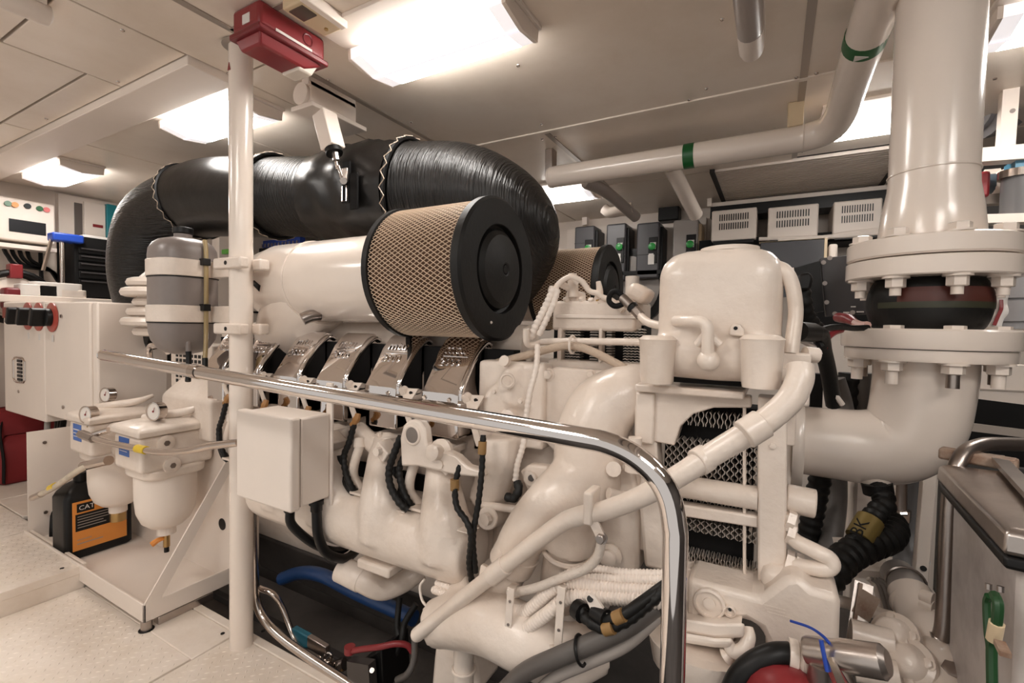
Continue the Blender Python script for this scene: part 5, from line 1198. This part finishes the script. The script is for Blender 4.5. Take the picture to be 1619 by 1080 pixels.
pg = thing('sensor_plug', 'large black connector plug with ribbed hose right of the tank', 'plug', P(1268, 470, 1.3))
M().loft([[P(x, y, Y) for x, y in ((1258, 448), (1262, 434), (1280, 430), (1286, 440), (1282, 458), (1262, 460))] for Y in (1.26, 1.34)]).build('plug_head', black, pg, bevel=.006)
M().tube(PP((1268, 455, 1.3), (1270, 475, 1.3), (1276, 500, 1.32), (1292, 522, 1.35)), .019, 12, prof=(.005, .88)).build('ribbed_hose', rubber, pg)
bp = thing('cable_plug', 'horizontal black cable plug with red and black leads beside the exhaust elbow', 'plug', P(1280, 530, 1.2))
M().cyl(P(1262, 524, 1.1), P(1285, 526, 1.15), .020, n=14).build('plug_body', black, bp)
M().tube(PP((1285, 527, 1.16), (1297, 530, 1.2), (1302, 555, 1.25), (1310, 590, 1.3), (1318, 640, 1.35)), .017, 12).build('cable', rubber, bp)
M().tube(PP((1298, 548, 1.2), (1292, 532, 1.2), (1302, 521, 1.22), (1325, 517, 1.27), (1350, 519, 1.33), (1372, 518, 1.36)), .007, 8).build('black_lead', rubber, bp)
M().tube(PP((1303, 550, 1.22), (1308, 535, 1.24), (1318, 526, 1.27), (1330, 522, 1.3)), .007, 8).build('red_lead', red, bp)
M().tube(PP((1265, 537, 1.15), (1285, 548, 1.2), (1300, 558, 1.24)), .006, 8).build('white_lead', whitem, bp)
M().tube(PP((1312, 600, 1.3), (1318, 620, 1.32), (1332, 640, 1.33)), .006, 8).build('white_lead', whitem, bp)
rc = thing('red_cable_lug', 'red insulated cable lug tucked left of rubber bellows', 'cable', P(1345, 508, 1.5))
M().tube(PP((1325, 502, 1.55), (1340, 504, 1.5), (1352, 510, 1.45)), [.013, .014, .009], 12).build('red_boot', red, rc)
M().tube(PP((1352, 510, 1.45), (1362, 514, 1.42), (1372, 514, 1.40)), .009, 8).build('pale_lead', mat('pink_lead', (.62, .38, .33), .4), rc)
cxy = thing('dark_machinery', 'dark engine hoses and boxes seen through gap left of elbow neck', 'hose cluster', P(1300, 640, 1.9))
M().box(P(1278, 700, 1.9), P(1300, 590, 1.95)).build('black_box', black, cxy)
M().tube(PP((1318, 600, 1.7), (1330, 640, 1.7), (1336, 690, 1.65)), .03, 12).build('grey_hose', ghm, cxy)
M().tube(PP((1345, 590, 1.75), (1342, 640, 1.75), (1345, 700, 1.75)), .035, 12, prof=(.008, .9)).build('black_hose', rubber, cxy)
M().tube(PP((1362, 590, 1.75), (1362, 640, 1.75), (1362, 700, 1.75)), .03, 12).build('black_hose', ghm, cxy)
M().box(P(1245, 520, 2.2), P(1400, 420, 2.25)).build('backing_plate', blackm, cxy)
# pit: blue pipe, hand rail, valve, isolator
pipe('fat blue hose running through the dark pit below the manifold', ((446, 915, 1.22), (475, 906, 1.22), (510, 910, 1.2), (560, 935, 1.2), (620, 962, 1.2), (655, 978, 1.2)), .026, mat('pit_blue', (.012, .05, .16), .35), 'hose')
hr_ = thing('pit_handrail', 'bent stainless tube along the pit edge beside the post', 'railing', P(420, 1000, .99))
M().tube(PP((402, 650, .97), (402, 800, .97), (402, 910, .97), (404, 945, .975), (415, 975, .98), (438, 1002, .98), (480, 1034, .98), (580, 1100, .98)), .0145, 16).build('rail_tube', steel, hr_)
M().tube(PP((410, 930, 1.0), (432, 940, 1.02), (447, 962, 1.04), (463, 1005, 1.04), (478, 1028, 1.03), (505, 1043, 1.02)), .010, 12).build('thin_tube', steel, hr_)
bv_ = thing('ball_valve', 'steel ball valve with teal lever grip in the pit', 'valve', P(500, 1045, 1.05))
M().bar(P(465, 1000, 1.05), P(490, 1014, 1.05), .022, .045, (0, 0, 1)).build('teal_grip', mat('teal_grip', (.02, .14, .20), .4), bv_, bevel=.004)
M().bar(P(488, 1012, 1.05), P(518, 1030, 1.05), .02, .04, (0, 0, 1)).build('lever_plate', alu, bv_, bevel=.003)
for k in range(3): M().torus(P(519+k*3, 1040+k*8, 1.04), (.3, -1, .4), .014, .004, 14, 6).build('spring_coil', steel, bv_)
M().cyl(P(520, 1058, 1.05), P(545, 1050, 1.07), .02, n=10).build('valve_body', steeld, bv_)
M().cyl(P(530, 1070, 1.05), P(560, 1090, 1.05), .018, n=10).build('valve_outlet', brass, bv_)
bi_ = thing('battery_isolator', 'black box with red cable terminal in the pit below manifold', 'isolator', P(585, 1090, 1.0))
M().prism([P(x, y, 1.02) for x, y in ((562, 1052), (603, 1026), (606, 1095), (565, 1095))], (0, .12, 0)).build('box', black, bi_, bevel=.004)
M().prism([P(x, y, .98) for x, y in ((548, 1046), (582, 1052), (585, 1095), (550, 1095))], (0, .03, 0)).build('front_plate', mat('dark_metal', (.08, .07, .065), .35, metal=.5), bi_)
M().cyl(P(588, 1060, .985), P(588, 1060, .975), .007, n=8).build('screw', steel, bi_)
M().cyl(P(553, 1032, 1.0), P(553, 1022, 1.0), .017, n=12).build('red_terminal', red, bi_)
M().tube(PP((553, 1030, 1.0), (575, 1026, 1.0), (600, 1023, 1.0), (625, 1018, 1.02), (643, 1020, 1.04), (652, 1030, 1.05)), .009, 10).build('red_cable', red, bi_)
for i in range(2):
    pipe(('left', 'right')[i]+' of two black cables hanging in the pit below the engine', ((658-i*8, 955, 1.15), (640-i*6, 985, 1.12), (635-i*8, 1010, 1.1), (620-i*12, 1040, 1.08), (595, 1055, 1.08)) if i == 0 else ((632, 945, 1.15), (628, 985, 1.12), (630, 1010, 1.1), (622, 1035, 1.1), (600, 1060, 1.1)), .010, rubber, 'cable')
pipe('black hose with pale sheen dropping at the left of lower pump', ((655, 1000, 1.06), (655, 1040, 1.04), (645, 1065, 1.02), (628, 1075, 1.02)), .010, ghm, 'hose')
# ------------------------------------------------------------------ back wall: breakers
by_ = 3.62
M_ = M
bb = thing('breaker_board', 'white mounting board of the grey breakers on the far wall', 'board', P(1010, 440, 3.72))
M().box(P(895, 450, 3.70), P(1118, 345, 3.74)).build('board', whitem, bb)
spec = [((908, 393), (940, 356), 'leftmost grey breaker, its lower half hidden by the second filter', pcgrey), ((957, 432), (990, 352), 'second grey breaker from left on far wall', pcgrey), ((1005, 428), (1043, 350), 'third grey breaker from left on far wall', pcgrey), ((1062, 440), (1104, 345), 'rightmost, palest grey breaker on far wall beside header tank', pcgrey2)]
for (a, b, lab, mt) in spec:
    r = thing('circuit_breaker', lab, 'breaker', P((a[0]+b[0])/2, a[1], 3.64), 'grey circuit breakers on the far wall')
    q0, q1 = P(*a, 3.50), P(*b, 3.50); w_ = q1.x-q0.x; z0_, z1_ = q0.z-.06, q1.z
    M().box((q0.x, 3.50, z0_), (q1.x, 3.68, z1_)).build('case', mt, r, bevel=.012)
    M().box((q0.x+.01, 3.535, z0_+.01), (q1.x+w_*.12, 3.69, z1_-.03)).build('side_cover', black if mt is pcgrey else cream, r, bevel=.006)
    sx = q0.x+w_*.55; zc = z1_-.20
    s_ = M().box((sx, 3.493, zc-.10), (q1.x-.01, 3.505, zc+.09)).build('switch_panel', black, r, bevel=.003)
    M().box((sx+w_*.08, 3.488, zc+.0), (q1.x-.02, 3.495, zc+.05)).build('white_label', labelm, s_)
    M().lathe([(.026, 0), (.026, .014), (.016, .018)], (sx+w_*.17, 3.49, zc+.02), (0, -1, 0), 16).build('green_knob', mat('knob_green', (.02, .28, .05), .35), s_)
    if mt is not pcgrey or a[0] > 950:
        M().box((q0.x+w_*.58, 3.488, zc-.09), (q0.x+w_*.78, 3.497, zc-.03)).build('small_label', labelm, r)
        M().box((sx, 3.490, z0_+.10), (q1.x-.03, 3.50, z0_+.17)).build('small_label', labelm, r)
    M().box((q0.x, 3.498, z0_+(z1_-z0_)*.42), (q1.x, 3.502, z0_+(z1_-z0_)*.43)).build('case_seam', black, r)
M().box(P(920, 356, 3.6), P(928, 343, 3.6)+V((0, .05, 0))).build('cable_trunk', whitem, bb)
tag(M().box(P(1040, 350, 3.6), P(1078, 320, 3.72)).build('relay_cluster', black, bevel=.01), 'small black relay cluster above the rightmost breakers', 'relay')
tag(M().box(P(940, 437, 3.5), P(1060, 431, 3.7)).build('black_shelf', black), 'black shelf edge directly under the grey breakers', 'shelf')
tag(M().cyl(P(1000, 500, 3.4)-V((0, 0, 1.6)), P(1000, 437, 3.4), .05, n=16).build('standpipe', white), 'white vertical pipe below the breakers, right of second filter', 'pipe')
fh_ = thing('dark_fan_housing', 'round black rimmed housing under the breakers behind the second filter', 'fan', P(1000, 500, 3.55))
M().lathe([(.30, 0), (.30, .06)], P(992, 455, 3.58), (0, 1, 0), 32).build('housing_rim', black, fh_)
M().lathe([(.24, 0), (.24, .01)], P(992, 455, 3.57), (0, -1, 0), 32).build('housing_plate', mat('housing_grey', (.30, .27, .25), .5), fh_)
# shelf and white power units
sh = thing('ceiling_shelf', 'white angle frame under the grille above the power units', 'shelf', P(1260, 318, 3.5))
M().box((P(1125, 320, 3.55).x, 3.50, 1.945), (P(1405, 320, 3.55).x, 3.60, 1.97)).build('front_rail', whitem, sh)
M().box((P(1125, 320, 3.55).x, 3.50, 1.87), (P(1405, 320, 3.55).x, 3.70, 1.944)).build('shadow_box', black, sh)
M().box((P(1125, 320, 3.55).x-.02, 3.48, 1.945), (P(1127, 320, 3.55).x, 3.52, CZ)).build('end_bracket', whitem, sh)
for i, (x0, x1, y0, y1) in enumerate(((1124, 1197, 327, 378), (1213, 1295, 321, 374), (1316, 1396, 312, 370))):
    r = thing('power_unit', ('leftmost', 'middle', 'rightmost')[i]+' white power unit with vent slots below the grille', 'power unit', P((x0+x1)/2, y1, 3.55), 'white power units on the far wall')
    a, b = P(x0, y1+4, 3.40), P(x1, y0, 3.40)
    M().box((a.x, 3.40, a.z), (b.x, 3.70, b.z)).build('case', whitem, r, bevel=.008)
    s_ = M(); n = 13; w_ = (b.x-a.x)
    for row in range(2):
        for k in range(n):
            xx = a.x+w_*(.18+.62*k/(n-1)); zz = b.z-.03-row*.058
            s_.box((xx, 3.397, zz-.042), (xx+w_*.022, 3.402, zz))
    s_.build('vent_slots', black, r)
    M().box((a.x+w_*.05, 3.396, a.z), (b.x-w_*.05, 3.41, a.z-.02)).build('cable_entry', black, r)
tag(M().box(P(1105, 395, 3.45), P(1400, 372, 3.7)).build('cable_tray', blackm), 'black cable tray below the white power units', 'tray')
for i in range(3): pipe(('upper', 'middle', 'lower')[i]+' pale cable lying along the tray under the power units', ((1200+i*30, 378+i*2, 3.40), (1260+i*20, 376+i, 3.40), (1330, 374-i*2, 3.40), (1400, 368-i*3, 3.40)), .012, whitem, 'cable')
mo = thing('wall_screen', 'large dark grey screen panel behind the header tank', 'screen', P(1250, 450, 3.1))
M().box(P(1200, 470, 3.1), P(1305, 380, 3.14)).build('screen_panel', mat('monitor_grey', (.045, .045, .05), .25), mo)
M().box(P(1240, 440, 3.14), P(1260, 420, 3.14)+V((0, .6, 0))).build('wall_arm', black, mo)
M().box(P(1200, 383, 3.095), P(1307, 379, 3.15)).box(P(1302, 425, 3.095), P(1307, 379, 3.15)).build('screen_frame', cream, mo)
tag(M().box(P(1310, 410, 3.1), P(1325, 385, 3.1)+V((0, .62, 0))).build('white_block', whitem, bevel=.01), 'small white block right of the dark grey screen', 'block')
# blue socket rail behind the post
sr = thing('socket_rail', 'blue plastic rail of sockets on the far wall right of post', 'tool rail', P(440, 395, 2.9))
a, b = P(403, 395, 2.9), P(474, 374, 2.9)
M().box((a.x, 2.9, a.z), (b.x, 2.96, b.z)).build('rail', blue, sr, bevel=.004)
for k in range(13):
    xx = a.x+(b.x-a.x)*(k+.5)/13; M().box((xx-.007, 2.885, a.z+.012), (xx+.007, 2.90, a.z+.045)).build('socket', steel, sr)
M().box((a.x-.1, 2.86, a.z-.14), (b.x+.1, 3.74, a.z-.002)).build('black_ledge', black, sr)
gb_ = thing('bottle', 'green labelled bottle standing behind the grey tank', 'bottle', P(320, 400, 2.6))
M().lathe([(.04, 0), (.042, .01), (.042, .13), (.02, .17), (.02, .2)], P(322, 385, 2.4), (0, 0, 1), 16).build('bottle_body', mat('bottle_green', (.01, .12, .04), .3), gb_)
wb_ = M().box(P(335, 420, 2.3), P(365, 350, 2.4)).build('white_box', whitem, bevel=.004)
tag(wb_, 'white box with small green box on shelf left of the post, behind grey tank', 'box')
M().box(P(350, 402, 2.27), P(372, 392, 2.27)+V((0, .032, 0))).build('green_box', mat('bright_green', (.10, .36, .04), .4), wb_, bevel=.004)  # separate small green box, parented to the white box
# ------------------------------------------------------------------ right background: pipe rack
rk = thing('pipe_rack', 'white steel strut rack carrying grey pipes at the right edge', 'rack', P(1590, 400, 2.4))
M().prism([P(x, y, 2.4) for x, y in ((1587, 126), (1614, 122), (1606, 228), (1580, 232))], (0, .04, 0)).build('upright', whitem, rk)
for px, py in ((1604, 131), (1601, 175)): M().cyl(P(px, py, 2.399), P(px, py, 2.396), .008, n=8).build('punched_hole', steeld, rk)
M().prism([P(x, y, 2.38) for x, y in ((1545, 234), (1680, 222), (1680, 246), (1545, 256))], (0, .06, 0)).build('cross_beam', whitem, rk)
M().prism([P(x, y, 2.38) for x, y in ((1545, 339), (1680, 335), (1680, 349), (1545, 353))], (0, .06, 0)).build('cross_beam', whitem, rk)
M().prism([P(x, y, 2.55) for x, y in ((1548, 308), (1604, 304), (1604, 320), (1548, 323))], (0, .05, 0)).build('rear_beam', trimm, rk)
M().box(P(1592, 380, 2.5), P(1603, 345, 2.55)).build('short_upright', whitem, rk)
g1 = thing('grey_pipe', 'grey plastic pipe with collar at the upper right edge', 'pipe', P(1570, 160, 2.7))
M().cyl(P(1530, 175, 2.7), P(1660, 150, 2.9), .10, n=24).build('pipe_run', pvc, g1)
M().cyl(P(1548, 170, 2.7), P(1567, 166, 2.72), .13, n=24).build('collar', pvc, g1)
g2 = thing('grey_pipe', 'dark vertical plastic pipe with clamp at right edge', 'pipe', P(1612, 340, 2.45))
M().cyl(P(1612, 345, 2.45), P(1616, 278, 2.45), .055, n=24).build('pipe_run', mat('dark_pvc', (.10, .095, .095), .35), g2)
M().cyl(P(1613, 282, 2.45), P(1614, 270, 2.45), .062, n=24).build('clamp_ring', steel, g2)
M().box(P(1605, 268, 2.4), P(1640, 258, 2.5)).build('blue_lever', mat('lever_blue', (.06, .20, .30), .4), g2)
v1 = thing('red_valve', 'small red valve handle beside the riser at right', 'valve', P(1552, 310, 2.5))
M().box(P(1546, 312, 2.5), P(1558, 276, 2.56)).build('red_handle', red, v1, bevel=.01)
M().cyl(P(1556, 292, 2.6), P(1580, 290, 2.6), .04, n=16).build('valve_body', mat('blue_grey', (.10, .13, .16), .4), v1)
M()._ell(P(1594, 290, 2.6), .06, (1, 1, 1), 16).build('white_knob', whitem, v1)
M().cyl(P(1556, 276, 2.62), P(1580, 274, 2.62), .02, n=12).build('white_pipe', whitem, v1)
tag(M().box(P(1530, 420, 3.2), P(1700, 110, 3.25)).build('dark_recess_panel', mat('recess_grey', (.05, .045, .042), .6)), 'dark recessed wall panel behind the pipe rack', 'panel')
gv = thing('grey_pipe', 'pale grey plastic pipe with couplings right of rubber bellows', 'pipe', P(1608, 530, 1.62))
M().cyl(P(1605, 520, 1.75), P(1612, 380, 1.75), .038, n=24).build('pipe_run', mat('pale_pvc', (.40, .39, .40), .35), gv)
for a, b in ((472, 438), (508, 476)): M().cyl(P(1608, a, 1.75), P(1609, b, 1.75), .050, n=24).build('coupling', mat('pale_pvc', (.40, .39, .40), .35), gv)
tp = thing('warning_tape', 'white and red twisted barrier tape beside rubber bellows', 'tape', P(1572, 522, 1.6))
M().tube(PP((1584, 466, 1.58), (1582, 480, 1.58), (1584, 492, 1.57), (1576, 504, 1.56), (1570, 527, 1.54)), .012, 8, flat=.3).build('tape_strip', labelm, tp)
M().tube(PP((1583, 474, 1.567), (1583, 488, 1.562), (1578, 500, 1.55), (1572, 514, 1.538)), .004, 6, flat=.4).build('red_print', red, tp)
for i, yy in enumerate((468, 490, 500, 512)): pipe(('top', 'second', 'third', 'bottom')[i]+' white hose end right of rubber bellows behind the barrier tape', ((1566, yy, 1.8), (1590, yy-2, 1.8), (1640, yy-3, 1.85)), .016, whitem, 'hose')
wc2 = thing('white_locker', 'white locker front beside exhaust elbow with dark opening below', 'locker', P(1590, 700, 1.9))
M().prism([P(x, y, 1.9) for x, y in ((1500, 575), (1700, 580), (1700, 650), (1500, 625))], (0, .05, 0)).build('locker_front', whitem, wc2)
M().prism([P(x, y, 1.895) for x, y in ((1500, 612), (1700, 622), (1700, 624), (1500, 614))], (0, .05, 0)).build('seam', trimm, wc2)
M().box(P(1490, 760, 2.4), P(1750, 600, 2.44)).build('dark_inside', blackm, wc2)
M().prism([P(x, y, 1.95) for x, y in ((1520, 668), (1700, 690), (1700, 702), (1520, 680))], (0, .02, 0)).build('cross_rail', trimm, wc2)
M().prism([P(x, y, 1.85) for x, y in ((1500, 712), (1545, 716), (1545, 730), (1490, 728))], (0, .05, 0)).build('bottom_rail', whitem, wc2)
M().box(P(1480, 940, 2.3), P(1800, 760, 2.34)).build('lower_back', mat('recess_grey', (.05, .045, .042), .6), wc2)
